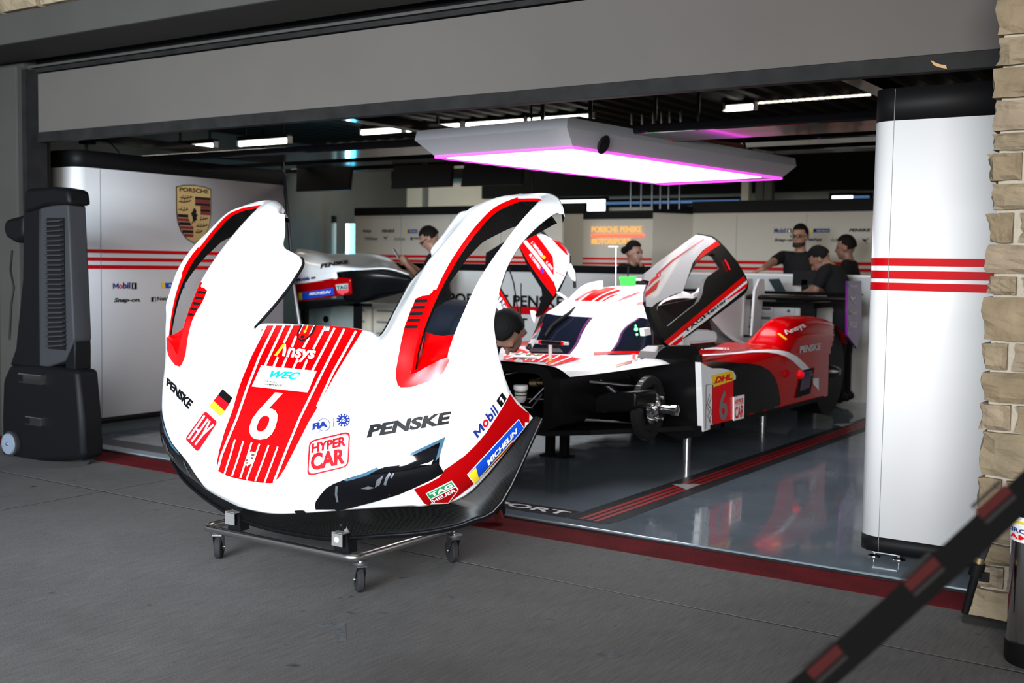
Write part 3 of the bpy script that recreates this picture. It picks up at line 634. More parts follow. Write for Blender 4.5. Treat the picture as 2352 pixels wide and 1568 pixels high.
def gpt(r, c, sgn=1): p = D[r, c]; return Vector((XC + sgn * p[0], p[1], p[2]))
for sgn in (1, -1):
    # rim of the wheel-arch opening: red lip, then a deep carbon duct wall
    loop = [(r, HC0 * S) for r in range(HR0 * S, HR1 * S)] + [(HR1 * S, c) for c in range(HC0 * S, HC1 * S)] + \
           [(r, HC1 * S) for r in range(HR1 * S, HR0 * S, -1)] + [(HR0 * S, c) for c in range(HC1 * S, HC0 * S, -1)]
    L0 = [gpt(r, c, sgn) for r, c in loop]
    inn = Vector((0, 0.84, -0.54)); cen = sum(L0, Vector()) / len(L0)
    f = [min(1, max(0, (p.z - 0.95) / 0.5)) for p in L0]
    dep = lambda p, q: float(np.interp(p.z, [.95, 1.2, 1.3, 1.36, 1.44, 1.5, 1.57], [.02, .03, .05, .058, .08, .12, .16]))
    L1 = [p + inn * (0.012 + 0.012 * q) + (cen - p).normalized() * 0.006 for p, q in zip(L0, f)]
    L2 = [p + inn * dep(p, q) + (cen - p).normalized() * 0.010 for p, q in zip(L0, f)]
    MB().loft([L0, L1]).build('opening_lip', RED, clip, 40)
    MB().loft([L1, L2]).build('wheel_arch_duct', CARBON, clip, 40)
    # red ramp at the foot of the opening
    a, b = gpt(HR0 * S, HC0 * S, sgn), gpt(HR0 * S, HC1 * S, sgn)
    rows = []
    for t in np.linspace(0, 1, 7):
        rr = []
        for s_ in np.linspace(0, 1, 9):
            p = a.lerp(b, s_) if t > 0 else gpt(HR0 * S, HC0 * S + round(s_ * (HC1 - HC0) * S), sgn)
            q = Vector((XC + sgn * (0.605 + 0.155 * s_), 3.475 - 0.01 * s_, 1.035 - 0.012 * math.sin(math.pi * s_)))
            base = gpt(HR0 * S, HC0 * S + min((HC1 - HC0) * S, round(s_ * (HC1 - HC0) * S)), sgn)
            rr.append(base.lerp(q, t) + Vector((0, 0.02, -0.012)) * math.sin(math.pi * t))
        rows.append(rr)
    MB().loft(rows, closed=False).build('intake_ramp', RED, clip, 40)
    # inner red cheek between ramp and louvre panel
    ch = [[gpt(r, HC0 * S, sgn) for r in range(HR0 * S, (HR0 + 3) * S + 1)]]
    ch.append([p + Vector((-sgn * 0.045, 0.105, 0.02)) * (0.35 + 0.65 * math.sin(math.pi * min(1, 0.25 + k / 20))) for k, p in enumerate(ch[0])])
    MB().loft(ch, closed=False).build('intake_cheek', RED, clip, 40)
    # rolled rear end of the fender
    e0 = [gpt(ND - 1, c, sgn) for c in range(INC * S, MD)]
    e1 = [p + Vector((0, 0.012, -0.016)) for p in e0]; e2 = [p + Vector((-sgn * 0.01, 0.014, -0.038)) for p in e0]
    MB().loft([e0, e1], closed=False).build('fender_end_lip', W_PAINT, clip, 40)
    MB().loft([e1, e2], closed=False).build('fender_end_flange', CARBON, clip, 40)
    # black rubber seal on the inner rear edge
    sp = [gpt(r, INC * S, sgn) + Vector((0, 0.006, 0)) for r in range(HOODR * S, 11 * S + 1)]
    MB().tube(sp, 0.007, 8).build('edge_seal', BLK, clip, 60)

# --- splitter
E3 = [(0,3.325,.190),(.13,3.328,.192),(.25,3.336,.198),(.36,3.340,.216),(.48,3.362,.238),(.61,3.399,.258),(.74,3.435,.289),(.84,3.468,.328),(.945,3.518,.405),(1.03,3.655,.715)]
E3 = np.array(E3); T3 = G[0] + np.array([0, .018, .004]); 
mid = 0.55 * T3 + 0.45 * E3 + np.array([0, .035, .0]) * np.linspace(1, .2, 10)[:, None]
low = 0.12 * T3 + 0.88 * E3 + np.array([0, .012, .0])
back1 = E3 + np.array([0, .004, -.014]); back2 = E3 * np.array([.93, 1, 1]) + np.array([0, .20, .30]) * np.linspace(1, .0, 10)[:, None]
def mir(A): A = interp(A, 4); return [Vector((XC - p[0], p[1], p[2])) for p in A[:0:-1]] + [Vector((XC + p[0], p[1], p[2])) for p in A]
rings = [mir(x) for x in (G[0] + np.array([0, .004, .012]), T3, mid, low, E3)]
MB().loft(rings, closed=False).build('splitter_front', CARBON, clip, 50)
MB().loft([mir(x) for x in (E3, back1, back2)], closed=False).build('splitter_floor', BLK_PAINT, clip, 30)
lip = mir(E3); MB().tube(lip, 0.008, 8).build('splitter_edge', BLK_PAINT, clip, 60)
# --- print on the shell: projected flush on to the real surface
Z1 = lambda L: [(540 + x / 6.534, 720 + y / 6.534) for x, y in L]
Z2 = lambda L: [(480 + x / 6.532, 880 + y / 6.532) for x, y in L]
Z3 = lambda L: [(680 + x / 6.19, 920 + y / 6.19) for x, y in L]
Z4 = lambda L: [(700 + x / 6.533, 980 + y / 6.533) for x, y in L]
Z5 = lambda L: [(940 + x / 4.9, 880 + y / 4.9) for x, y in L]
Z6 = lambda L: [(360 + x / 7.84, 850 + y / 7.84) for x, y in L]
hood = [(607.3,741.6),(590.5,785.8),(573.7,827),(553.8,873),(545,905),(552 - 3,890),(552,880)]
hood = [(607.3,742),(590.5,785.8),(573.7,827),(558,866),(551,884),(535,941),(516.7,990),(504.5,1033),(498,1064),(500,1077),(503,1082)] + \
       [(516.7,1090.5),(533.6,1096),(553.5,1100.5),(587,1106.6),(607,1109),(622,1109.6),(627.7,1108),(640.7,1097),(653,1079),(680.6,1025.4),(709.6,968.8),(727,940),(769.6,862),(800,812),(833.5,759),(821,756.5),(795,752),(772,750),(733,746),(700,743.5),(660,742)]
dpoly('hood_band', hood, bvh, RED, clip, step=12, off=0.0012)
def lines(name, L, wd): 
    for pl in L:
        if pl[0][1] < 760: pl = [(pl[0][0] - 1.6, pl[0][1] + 3.5)] + list(pl[1:])
        dpoly(name, band(pl, wd), bvh, WHITE_P, clip, step=12, off=0.0026)
WH = [[(615,742),(596,780),(576.7,818),(553.8,873),(543,905)], [(635.7,742),(598,818),(570.6,888),(545.8,960),(526,1007),(510.6,1045),(502,1078)],
      [(655.9,742.5),(609.6,841)], [(675,743),(653,789)], [(639.5,821),(630,842)], [(680.8,773.6),(671.6,798)], [(659.4,822.5),(650,845)],
      [(710.6,776.6),(697.6,800)], [(685.4,824.8),(674.7,847)], [(749,748.5),(720.6,802.6)], [(706.8,827),(697.6,849)], [(771,751),(719,851.6)],
      [(793.5,753),(740.5,857.7),(690,960),(660,1032),(630.8,1106)], [(820,758),(766.5,854.7),(729.8,934)]]
lines('pin_stripe', WH, 5.0)
for a, b in zip((400,525,650,768,905,1040), (240,355,480,575,705,840)):
    yb = 1370 + (b - 240) * 0.21
    lines('pin_stripe', [Z2([(a, 850 + (a - 400) * 0.165), ((a + b) / 2 + 4, 1110 + (a - 400) * 0.17), (b, yb - 4)])], 3.6)
dpoly('white_panel', [(601.5,840),(729,853),(708,902),(580,888)], bvh, WHITE_P, clip, off=0.003)
six = Z2([(1000,145),(1120,155),(905,385),(960,390),(1010,420),(1040,480),(1035,560),(1000,680),(950,770),(880,830),(780,850),(690,835),(640,790),(615,720),(625,640),(660,540),(740,430),(850,310)])
six_h = Z2([(830,495),(880,495),(920,520),(915,580),(880,660),(850,700),(800,730),(760,730),(730,700),(730,650),(755,580),(790,520)])
dpoly('race_number', six, bvh, WHITE_P, clip, [six_h], step=10, off=0.003)
# lettering: amber stroke + white letters
dpoly('lettering', Z1([(595,635),(725,465),(768,465),(640,640)]), bvh, ORNG, clip, off=0.003)
dpoly('lettering', Z1([(770,470),(735,520),(715,645),(755,650),(775,560)]), bvh, WHITE_P, clip, off=0.003)
dtext('lettering', 'nsys', Z1([(765,720),(1180,745),(1225,565),(800,515)]), bvh, WHITE_P, clip, bold=0.03, shear=0.15)
# cyan series emblem
dtext('series_emblem', 'WEC', Z1([(495,965),(925,1003),(1015,890),(560,866)]), bvh, CYAN, clip, bold=0.045, shear=0.15, off=0.0042)
dtext('small_lettering', 'FIA WORLD', Z1([(458,1035),(650,1058),(662,1030),(465,1008)]), bvh, INK, clip, bold=0.01, shear=0.1, off=0.004)
dtext('small_lettering', 'ENDURANCE', Z1([(670,1060),(895,1088),(905,1060),(682,1032)]), bvh, mat('pale_cyan_print', (.62, .80, .87), .4), clip, shear=0.1, off=0.004)
dtext('small_lettering', 'CHAMPIONSHIP', Z1([(440,1078),(715,1105),(725,1075),(448,1048)]), bvh, INK, clip, bold=0.01, shear=0.1, off=0.004)
# tow hook slot at the rear of the hood
dpoly('hook_recess', Z1(band([(1020,150),(985,230),(945,310),(950,390),(1000,420),(1080,390),(1160,310),(1220,170)], 26)), bvh, BLK, clip, off=0.0035, step=6)
dpoly('hook_recess', Z1([(985,365),(1010,340),(1045,345),(1050,375),(1000,390)]), bvh, BLK, clip, off=0.0040, step=6)
dpoly('hook_seam', Z1(band([(955,350),(985,395),(1040,395),(1120,345)], 7)), bvh, RED, clip, off=0.0042, step=6)
dpoly('arrow_mark', Z1([(1090,185),(1112,187),(1072,275),(1085,280),(1040,318),(1035,262),(1055,268)]), bvh, ORNG, clip, off=0.0036, step=6)
lines('pin_stripe', [Z1([(1042,150),(1000,225),(965,310)]), Z1([(1208,162),(1170,230),(1125,320)])], 2.4)
# small gold crest at the nose
dpoly('gold_crest', Z2([(600,1040),(660,1030),(712,1050),(700,1120),(660,1200),(585,1250),(555,1200),(575,1100)]), bvh, mat('pale_gold_print', (.62, .52, .33), .35), clip, off=0.0036)
for q in ([(655,1065),(700,1070),(690,1100),(650,1095)], [(645,1110),(685,1118),(672,1150),(640,1140)], [(565,1150),(600,1150),(590,1175),(562,1175)], [(570,1190),(600,1190),(590,1215),(566,1212)]):
    dpoly('crest_bar', Z2(q), bvh, mat('crest_brown', (.10, .05, .04), .4), clip, off=0.0042, step=5)
dpoly('lettering', Z2([(20, 1295), (28, 1300), (30, 1310)]), bvh, INK, clip)
# viewer's right side
dtext('lettering', 'PENSKE', Z3([(1005,530),(2165,330),(2210,145),(1060,345)]), bvh, INK, clip, bold=0.05, off=0.002)
circ = lambda cx, cy, r, n=28: [(cx + r * math.cos(2 * math.pi * k / n), cy + r * math.sin(2 * math.pi * k / n)) for k in range(n)]
dpoly('round_emblem', Z3(circ(400, 345, 92)), bvh, NAVY, clip, [Z3(circ(400, 345, 84))], step=6, off=0.002)
dpoly('round_emblem', Z3(circ(307, 362, 92)), bvh, NAVY, clip, [Z3(circ(307, 362, 88))], step=6, off=0.0022)
dtext('lettering', 'FiA', Z3([(240,420),(455,375),(452,285),(246,325)]), bvh, NAVY, clip, bold=0.06, off=0.003)
dpoly('emblem_divider', Z3(band([(543,242),(532,375)], 7)), bvh, NAVY, clip, step=6, off=0.002)
dpoly('round_emblem', Z3(circ(675, 277, 94)), bvh, NAVY, clip, step=6, off=0.002)
for k in range(12):
    a = 2 * math.pi * k / 12
    dpoly('emblem_tooth', Z3([(675 + 88 * math.cos(a - .1), 277 + 88 * math.sin(a - .1)), (675 + 88 * math.cos(a + .1), 277 + 88 * math.sin(a + .1)), (675 + 60 * math.cos(a + .1), 277 + 60 * math.sin(a + .1)), (675 + 60 * math.cos(a - .1), 277 + 60 * math.sin(a - .1))]), bvh, WHITE_P, clip, step=5, off=0.003)
dtext('lettering', 'A', Z3([(655,275),(700,268),(700,238),(655,245)]), bvh, WHITE_P, clip, bold=0.02, off=0.0035)
dtext('lettering', 'CO', Z3([(635,310),(718,295),(715,265),(637,280)]), bvh, WHITE_P, clip, bold=0.03, off=0.0035)
ro = rrect(Z3([(160,1078),(748,938),(775,432),(190,572)]), 0.16); ri = rrect(Z3([(180,1050),(732,922),(755,460),(208,590)]), 0.16)
dpoly('class_badge', ro, bvh, RED_P, clip, [ri], step=6, off=0.002)
dtext('lettering', 'HYPER', Z3([(222,748),(710,637),(715,500),(232,612)]), bvh, RED_P, clip, bold=0.045, off=0.002)
dtext('lettering', 'CAR', Z3([(212,1005),(700,893),(705,668),(215,752)]), bvh, RED_P, clip, bold=0.045, off=0.002)
# headlights, mirrored for the far side
def mirror_copy(o, name):
    if o is None: return None
    vs = [Vector((2 * XC - v.co.x, v.co.y, v.co.z)) for v in o.data.vertices]
    return mk(name, vs, [tuple(p.vertices)[::-1] for p in o.data.polygons], list(o.data.materials), clip, True)
GLASSBLK = mat('smoked_headlight_glass', (0.002, 0.002, 0.003), 0.05, 0, 0.8, spec=0.5)
LENS_REFL = mat('blue_grey_lens_border', (0.035, 0.10, 0.16), 0.15, 0, 0.8)  # sky reflection along the lens top, painted as a blue-grey band
hl = Z4([(212,1288),(170,1230),(155,1180),(170,1110),(240,1010),(330,910),(440,850),(620,780),(900,690),(1200,555),(1550,410),(2105,148),(2020,440),(2015,560),(2085,680),(1900,790),(1640,910),(1400,1010),(1050,1110),(700,1200),(350,1285)])
lens = dpoly('headlight', hl, bvh, GLASSBLK, clip, step=10, off=0.003); mirror_copy(lens, 'headlight')
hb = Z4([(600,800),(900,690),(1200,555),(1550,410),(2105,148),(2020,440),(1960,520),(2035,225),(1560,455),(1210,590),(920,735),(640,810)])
lb = dpoly('headlight_border', hb, bvh, LENS_REFL, clip, step=8, off=0.0042); mirror_copy(lb, 'headlight_border')
LED = mat('chromed_lamp_slat', (0.55, 0.60, 0.66), 0.18, 0.9)
for q in (band([(490,880),(480,1000),(500,1110)], 34), band([(1290,690),(1240,760),(1205,860)], 40), band([(1340,690),(1300,760)], 26), [(1060,900),(1090,790),(1190,720),(1130,860)], [(850,915),(960,880),(1060,900),(960,925)], [(1730,570),(1850,540),(1930,490),(1900,560)]):
    l2 = dpoly('lamp_slat', Z4(q), bvh, LED, clip, step=6, off=0.0046); mirror_copy(l2, 'lamp_slat')
for c in ((632,785,16), (1545,415,14), (1275,1000,12), (210,1255,9)):
    l2 = dpoly('lens_screw', Z4(circ(*c, 10)), bvh, ZINC, clip, step=6, off=0.005); mirror_copy(l2, 'lens_screw')
dpoly('jack_slot', rrect([(675,1171),(698,1170),(705,1179),(683,1181)], .25), bvh, BLK, clip, step=5, off=0.002)
SEAM = mat('panel_gap', (0.42, 0.43, 0.44), 0.6)
for pl in (Z4([(150,965),(70,1090),(60,1200),(125,1300)]), Z5([(-60,690),(150,600),(330,510),(470,475),(500,480)]), Z5([(488,560),(440,770),(445,850),(482,915)]),
           [(1065,735),(1048,800),(1028,880),(1003,876)], [(640,480),(612,500),(590,522)]):
    dpoly('panel_seam', band(pl, 1.2), bvh, SEAM, clip, step=12, off=0.0012)
# lower red side with the sponsor labels; mirrored colour field on the far side
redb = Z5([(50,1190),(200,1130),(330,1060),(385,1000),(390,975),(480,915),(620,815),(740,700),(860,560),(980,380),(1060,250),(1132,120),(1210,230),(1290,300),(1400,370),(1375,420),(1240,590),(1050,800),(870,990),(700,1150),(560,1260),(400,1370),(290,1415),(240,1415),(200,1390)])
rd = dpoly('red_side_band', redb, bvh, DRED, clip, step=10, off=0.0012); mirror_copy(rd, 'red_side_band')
dpoly('tyre_label', Z5([(646,1022),(1226,398),(1292,506),(728,1130)]), bvh, WHITE_P, clip, step=8, off=0.0022)
dpoly('tyre_label', Z5([(655,1024),(1224,407),(1282,505),(728,1119)]), bvh, BLUE, clip, step=8, off=0.0032)
dpoly('tyre_label', Z5([(655,1024),(742,938),(775,1070),(728,1119)]), bvh, YEL, clip, step=8, off=0.0042)
dpoly('tyre_label', Z5(band([(775,1062),(1155,635)], 9)), bvh, YEL, clip, step=8, off=0.0042)
dtext('lettering', 'MICHELIN', Z5([(880,922),(1208,548),(1195,495),(858,872)]), bvh, WHITE_P, clip, bold=0.04, shear=0.1, off=0.0045)
sh = [(185,1232),(475,1090),(555,1190),(440,1345),(262,1345)]
dpoly('watch_label', Z5(sh), bvh, WHITE_P, clip, step=6, off=0.0022)
dpoly('watch_label', Z5([(196,1235),(470,1102),(508,1152),(232,1288)]), bvh, GREEN, clip, step=6, off=0.0034)
dpoly('watch_label', Z5([(240,1298),(514,1162),(540,1192),(435,1333),(268,1333)]), bvh, DRED, clip, step=6, off=0.0034)
dtext('lettering', 'TAG', Z5([(250,1268),(488,1152),(468,1116),(222,1232)]), bvh, WHITE_P, clip, bold=0.04, off=0.0046)
dtext('lettering', 'HEUER', Z5([(278,1325),(520,1205),(512,1172),(250,1300)]), bvh, WHITE_P, clip, bold=0.015, off=0.0046)
mq = qmap(Z5([(765,618),(1004,325),(945,230),(706,535)]))
for s_, a, b, mm in (('M', 0, .34, NAVY), ('o', .36, .58, RED_P), ('b', .60, .80, NAVY), ('i', .83, .89, NAVY), ('l', .93, .985, NAVY)):
    tp = {'M': .85, 'o': .72, 'b': 1, 'i': 1, 'l': 1}[s_]
    if s_ == 'M': dpoly('lettering', [mq(a + (b - a) * x, tp * z) for x, z in EMM], bvh, mm, clip, step=6, off=.002); continue
    dtext('lettering', s_, [mq(a, 0), mq(b, 0), mq(b, tp), mq(a, tp)], bvh, mm, clip, bold=0.012 if s_ == 'M' else 0.035, off=0.002)
dpoly('lettering', Z5([(1030,270),(1092,170),(1040,98),(975,197)]), bvh, INK, clip, step=6, off=0.002)
q1 = qmap(Z5([(1030,270),(1092,170),(1040,98),(975,197)]))
dpoly('lettering', [q1(*p) for p in ((.44,.16),(.62,.16),(.62,.84),(.46,.84),(.28,.70),(.28,.58),(.44,.68))], bvh, WHITE_P, clip, step=6, off=0.0036)
# viewer's left side
dtext('lettering', 'PENSKE', Z6([(182,268),(575,708),(675,572),(200,130)]), bvh, INK, clip, bold=0.05, off=0.002)
dpoly('class_badge', rrect(Z6([(520,1235),(745,1475),(1100,940),(880,735)]), .12), bvh, RED_P, clip, step=8, off=0.002)
hq = qmap(Z6([(582,1232),(738,1372),(1040,985),(872,815)]))
for st in ([(.03,0),(.03,1)], [(.40,0),(.40,1)], [(.03,.45),(.40,.45)], [(.80,0),(.80,.5)], [(.80,.45),(.60,1)], [(.80,.45),(.99,1)]):
    dpoly('lettering', band([hq(*st[0]), hq(*st[1])], 4.2), bvh, WHITE_P, clip, step=6, off=0.0032)
for q, m_ in (([(1193,343),(1370,500),(1310,615),(1112,447)], INK), ([(1112,447),(1310,615),(1232,740),(1030,552)], RED_P), ([(1030,552),(1232,740),(1155,838),(950,645)], YEL)):
    dpoly('flag_stripe', Z6(q), bvh, m_, clip, step=8, off=0.002)
# red flush panel with louvres round the foot of each opening
def proj(p):
    c = R.T @ (np.array(p) - np.array([0, 0, H])); return (CX + FPX * c[0] / c[2], CY + FPX * c[1] / c[2])
rim = [proj(gpt(r, HC0 * S)) for r in range(HR0 * S, 10 * S + 1)]
rimb = [proj(gpt(HR0 * S, c)) for c in range(HC0 * S, HC1 * S + 1)]
rp = [(rim[-1][0] - 1, rim[-1][1] + 2),(985,678),(970,680),(956,686),(943,715),(929,753),(921,790),(915,822),(910,850),(910,868),(914,884),(921,890),(945,889),(985,876),(1005,866),(1018,856),(1026,840),(1033,826)] + [(x, y + 1.5) for x, y in rimb[::-1]] + [(x - 1.5, y) for x, y in rim[:-1]]
red = dpoly('louvre_panel', rp, bvh, RED, clip, step=5, off=0.0018); mirror_copy(red, 'louvre_panel')
for k in range(5):
    cx, cy = 800 + (527 - 17.5 * k) / 3.136, 420 + (853 + 46.5 * k) / 3.136
    l2 = dpoly('louvre', rrect([(cx - 16, cy + 4.2), (cx + 14, cy + 3.6), (cx + 16, cy - 4), (cx - 13, cy - 3.4)], .2), bvh, BLK, clip, step=6, off=0.003); mirror_copy(l2, 'louvre')

# ------------------------------------------------------------------ trolley
tr = empty('bodywork_trolley', (-3.36, 3.63, 0), 'low stainless tube trolley on four castors under the white bodywork section', 'trolley')
ZB = 0.155
def rounded(pts, r, n=6):
    out = []
    for i in range(len(pts)):
        a, b, c = Vector(pts[i - 1]), Vector(pts[i]), Vector(pts[(i + 1) % len(pts)])
        p0 = b + (a - b).normalized() * r; p1 = b + (c - b).normalized() * r
        out += [(1 - t) ** 2 * p0 + 2 * t * (1 - t) * b + t * t * p1 for t in [k / n for k in range(n + 1)]]
    return out
fp = P(815, 1283, y=3.30)
x0, x1, y0, y1 = -3.83, fp.x, 3.30, 3.96; ZB = fp.z
lp = rounded([(x0, y0, ZB), (x1, y0, ZB), (x1, y1, ZB), (x0, y1, ZB)], 0.05)
MB().tube(lp + [lp[0]], 0.0165, 14, cap=False).build('tube_frame', STEEL, tr, 60)
for cx, cy, ang in ((x0 + .04, 3.345, 2.2), (x1 - .0, 3.335, 2.5), (x1 + .02, 3.92, 2.6), (x0 + .05, 3.93, .7)):
    # caster: plate, fork, wheel
    d = Vector((math.cos(ang), math.sin(ang), 0)); pz = Vector((-d.y, d.x, 0)); wc = Vector((cx, cy, 0.052)) + d * 0.028
    ca = MB().lathe((cx, cy, ZB - .03), (0, 0, 1), [(0, .012), (0.0, .032), (.006, .034), (.012, .034), (.013, .012), (.016, .012)], 18).build('castor', ZINC, tr, 40)
    m_ = MB()
    for s_ in (-1, 1):
        c = pz * s_ * 0.019
        pts = [Vector((cx, cy, ZB - .032)) + c - d * .022, Vector((cx, cy, ZB - .032)) + c + d * .030, wc + c + d * .014, wc + c - d * .006 + Vector((0, 0, -.014)), wc + c - d * .014]
        m_.prism(pts, pz * 0.003 * s_)
    m_.obox(Vector((cx, cy, ZB - .034)) + d * .004, d * .026, pz * .02, Vector((0, 0, .003)))
    m_.build('castor_fork', ZINC, ca, 30)
    MB().lathe(wc - pz * .015, pz, [(0, .012), (0, .030), (.001, .047), (.006, .052), (.024, .052), (.029, .047), (.030, .030), (.030, .012)], 26).build('castor_wheel', RUBBER, ca, 40)
    MB().cyl(wc - pz * .024, wc + pz * .024, .006, n=10).build('castor_axle', ZINC, ca, 40)
for i, (px, py) in enumerate(((536, 1200), (782, 1258))):
    b = P(px, py, y=3.312); bx = b.x
    br = MB()
    br.box(bx - .027, bx + .027, 3.290, 3.295, .185, .236); br.box(bx - .027, bx + .027, 3.290, 3.345, .234, .239)
    br.prism([(bx - .026, 3.33, .236), (bx + .026, 3.33, .236), (bx + .022, 3.318, .268), (bx + .010, 3.314, .284), (bx - .010, 3.314, .284), (bx - .022, 3.318, .268)], (0, .003, .001))
    o = br.build('edge_bracket', mat('satin_steel_bracket', (.30, .295, .28), .4, .55), tr, 30)
    MB().prism([(bx - .035, 3.312, ZB + .012), (bx + .045, 3.312, ZB + .012), (bx + .026, 3.32, .236), (bx - .026, 3.32, .236)], (0, .05, .0)).build('bracket_foot', BLK_S, o, 30)
    MB().cyl((bx, 3.312, .266), (bx, 3.318, .267), .006, n=10).build('bracket_bolt', CHROME, o)
    if i: MB().lathe((bx, 3.2895, .211), (0, -1, 0), [(0, .0115), (.001, .0115)], 20).build('white_dot', WHITE_P, o)
# rear struts that carry the leaning floor of the bodywork
for sx in (-.3, .3):
    MB().tube([(XC + sx, y1, ZB), (XC + sx, y1 - .02, .42), (XC + sx * .95, 3.56, .50)], .010, 10).build('support_strut', BLK_S, tr, 60)
# ================================================================== the race car on its jacks
XK = -4.0
car = empty('race_car', (XK, 7.6, 0.016), 'red and white prototype race car without its nose, gullwing doors open', 'race car')
ux = lambda u: XK + u
def grid(name, rows, m_, parent=car, s=5, fm=None, closed=False):
    A = np.array(rows, float); B = interp(np.swapaxes(interp(np.swapaxes(A, 0, 1), s), 0, 1), s)
    return B
def gridmesh(name, rows, m_, parent=car, s=5, skip=None, colr=None):
    B = grid(name, rows, m_, parent, s); n, m = B.shape[:2]; fs = []; fm = []
    for r in range(n - 1):
        for c in range(m - 1):
            mid_ = (B[r, c] + B[r + 1, c + 1]) / 2
            if skip and skip(mid_): continue
            fs.append((r * m + c, r * m + c + 1, (r + 1) * m + c + 1, (r + 1) * m + c)); fm.append(colr(mid_, r / s, c / s) if colr else 0)
    o = mk(name, [Vector((ux(p[0]), p[1], p[2])) for p in B.reshape(-1, 3)], fs, m_, parent, True, fm)
    b_ = bmesh.new(); b_.from_mesh(o.data); bmesh.ops.recalc_face_normals(b_, faces=b_.faces[:]); b_.to_mesh(o.data); b_.free()
    return o
def bvh_of(*objs):
    vs = []; fs = []
    for o in objs:
        b = len(vs); vs += [v.co.copy() for v in o.data.vertices]; fs += [[i + b for i in p.vertices] for p in o.data.polygons]
    return BVHTree.FromPolygons(vs, fs)
def slab(name, outline, th, m_, parent=car, holes=()):
    """thick plate from coplanar 3-d outlines (with holes) in the plane of the outline"""
    o3 = [Vector(p) for p in outline]; n = Vector((0, 0, 0))
    for i in range(len(o3)): n += (o3[i] - o3[0]).cross(o3[(i + 1) % len(o3)] - o3[0])
    n.normalize(); a = (o3[1] - o3[0]).normalized(); b = n.cross(a)
    to2 = lambda p: ((Vector(p) - o3[0]).dot(a), (Vector(p) - o3[0]).dot(b))
    V, F = fillpoly([to2(p) for p in o3], [[to2(p) for p in h_] for h_ in holes], 0.12)
    o = mk(name, [o3[0] + a * v[0] + b * v[1] for v in V], F, m_, parent)
    sd = o.modifiers.new('thickness', 'SOLIDIFY'); sd.thickness = th; sd.offset = 0; return o

# --- monocoque: black tub with an open front frame
def rr(u, z0, z1, r, y, n=5):
    out = []
    for cx, cz, a0 in ((u - r, z1 - r, 0), (-u + r, z1 - r, 90), (-u + r, z0 + r, 180), (u - r, z0 + r, 270)):
        out += [Vector((ux(cx + r * math.cos(math.radians(a0 + 90 * k / n))), y, cz + r * math.sin(math.radians(a0 + 90 * k / n)))) for k in range(n + 1)]
    return out
MB().loft([rr(.44, .37, .665, .07, 5.66), rr(.44, .37, .665, .07, 5.60), rr(.50, .32, .712, .09, 5.60), rr(.50, .32, .712, .09, 5.68)]).build('front_bulkhead', CARBON, car, 40)
MB().loft([rr(.49, .325, .705, .09, 5.66), rr(.50, .31, .71, .09, 6.2), rr(.52, .29, .70, .09, 6.7), rr(.60, .27, .66, .09, 7.2), rr(.60, .27, .66, .09, 9.0)], cap=False).build('monocoque', BLK_PAINT, car, 40)
MB().loft([rr(.43, .38, .66, .07, 5.66), rr(.40, .40, .64, .07, 6.05)]).build('bulkhead_recess', BLK, car, 40)
rs = P(1196, 905, y=5.66)
o = MB().lathe((rs.x, 5.66, rs.z - .05), (0, 0, 1), [(0, .02), (.01, .030), (.03, .036), (.075, .038), (.08, .036)], 20).build('fluid_reservoir', mat('translucent_white_plastic', (.55, .54, .50), .4), car, 40)
MB().lathe((rs.x, 5.66, rs.z + .03), (0, 0, 1), [(0, .044), (.022, .044), (.026, .040), (.027, .02)], 22).build('reservoir_cap', WHITE_P, o, 40)
for dz in (-.008, .012): MB().lathe((rs.x, 5.66, rs.z + dz), (0, 0, 1), [(0, .0385), (.005, .0395), (.006, .0385)], 20).build('reservoir_strap', BLK, o)
b = P(1230, 880, y=5.72); MB().lathe((b.x - .03, 5.72, b.z), (1, 0, .1), [(0, .018), (.0, .026), (.05, .026), (.055, .014), (.09, .014)], 18).build('gold_fitting', mat('gold_anodised', (.55, .42, .25), .3, 1), car, 40)
for q in (((1215, 925), (1250, 890), .008), ((1200, 915), (1252, 917), .007), ((1180, 930), (1225, 937), .010), ((1160, 860), (1200, 852), .006), ((1235, 870), (1258, 862), .006), ((1222, 935), (1245, 905), .009)):
    MB().cyl(P(*q[0], y=5.72), P(*q[1], y=5.78), q[2], n=10).build('steering_rod', DK_STEEL, car, 40)
# --- cowl with stripes
cow = [[(-.58, 5.66, .655), (-.52, 5.62, .705), (-.42, 5.60, .722), (-.2, 5.59, .728), (0, 5.58, .73), (.2, 5.59, .728), (.42, 5.60, .722), (.52, 5.62, .705), (.58, 5.66, .655)],
       [(-.63, 6.0, .66), (-.56, 6.0, .700), (-.44, 6.0, .718), (-.2, 6.0, .722), (0, 6.0, .725), (.2, 6.0, .722), (.44, 6.0, .718), (.56, 6.0, .700), (.63, 6.0, .66)],
       [(-.69, 6.4, .672), (-.62, 6.4, .700), (-.47, 6.42, .715), (-.22, 6.42, .715), (0, 6.42, .716), (.22, 6.42, .715), (.47, 6.42, .715), (.62, 6.4, .700), (.69, 6.4, .672)],
       [(-.78, 6.85, .685), (-.70, 6.85, .705), (-.50, 6.85, .718), (-.22, 6.72, .71), (0, 6.66, .71), (.22, 6.72, .71), (.50, 6.85, .718), (.70, 6.85, .705), (.78, 6.85, .685)]]
cowl = gridmesh('cowl', cow, W_PAINT, car, 6)
cb = bvh_of(cowl)
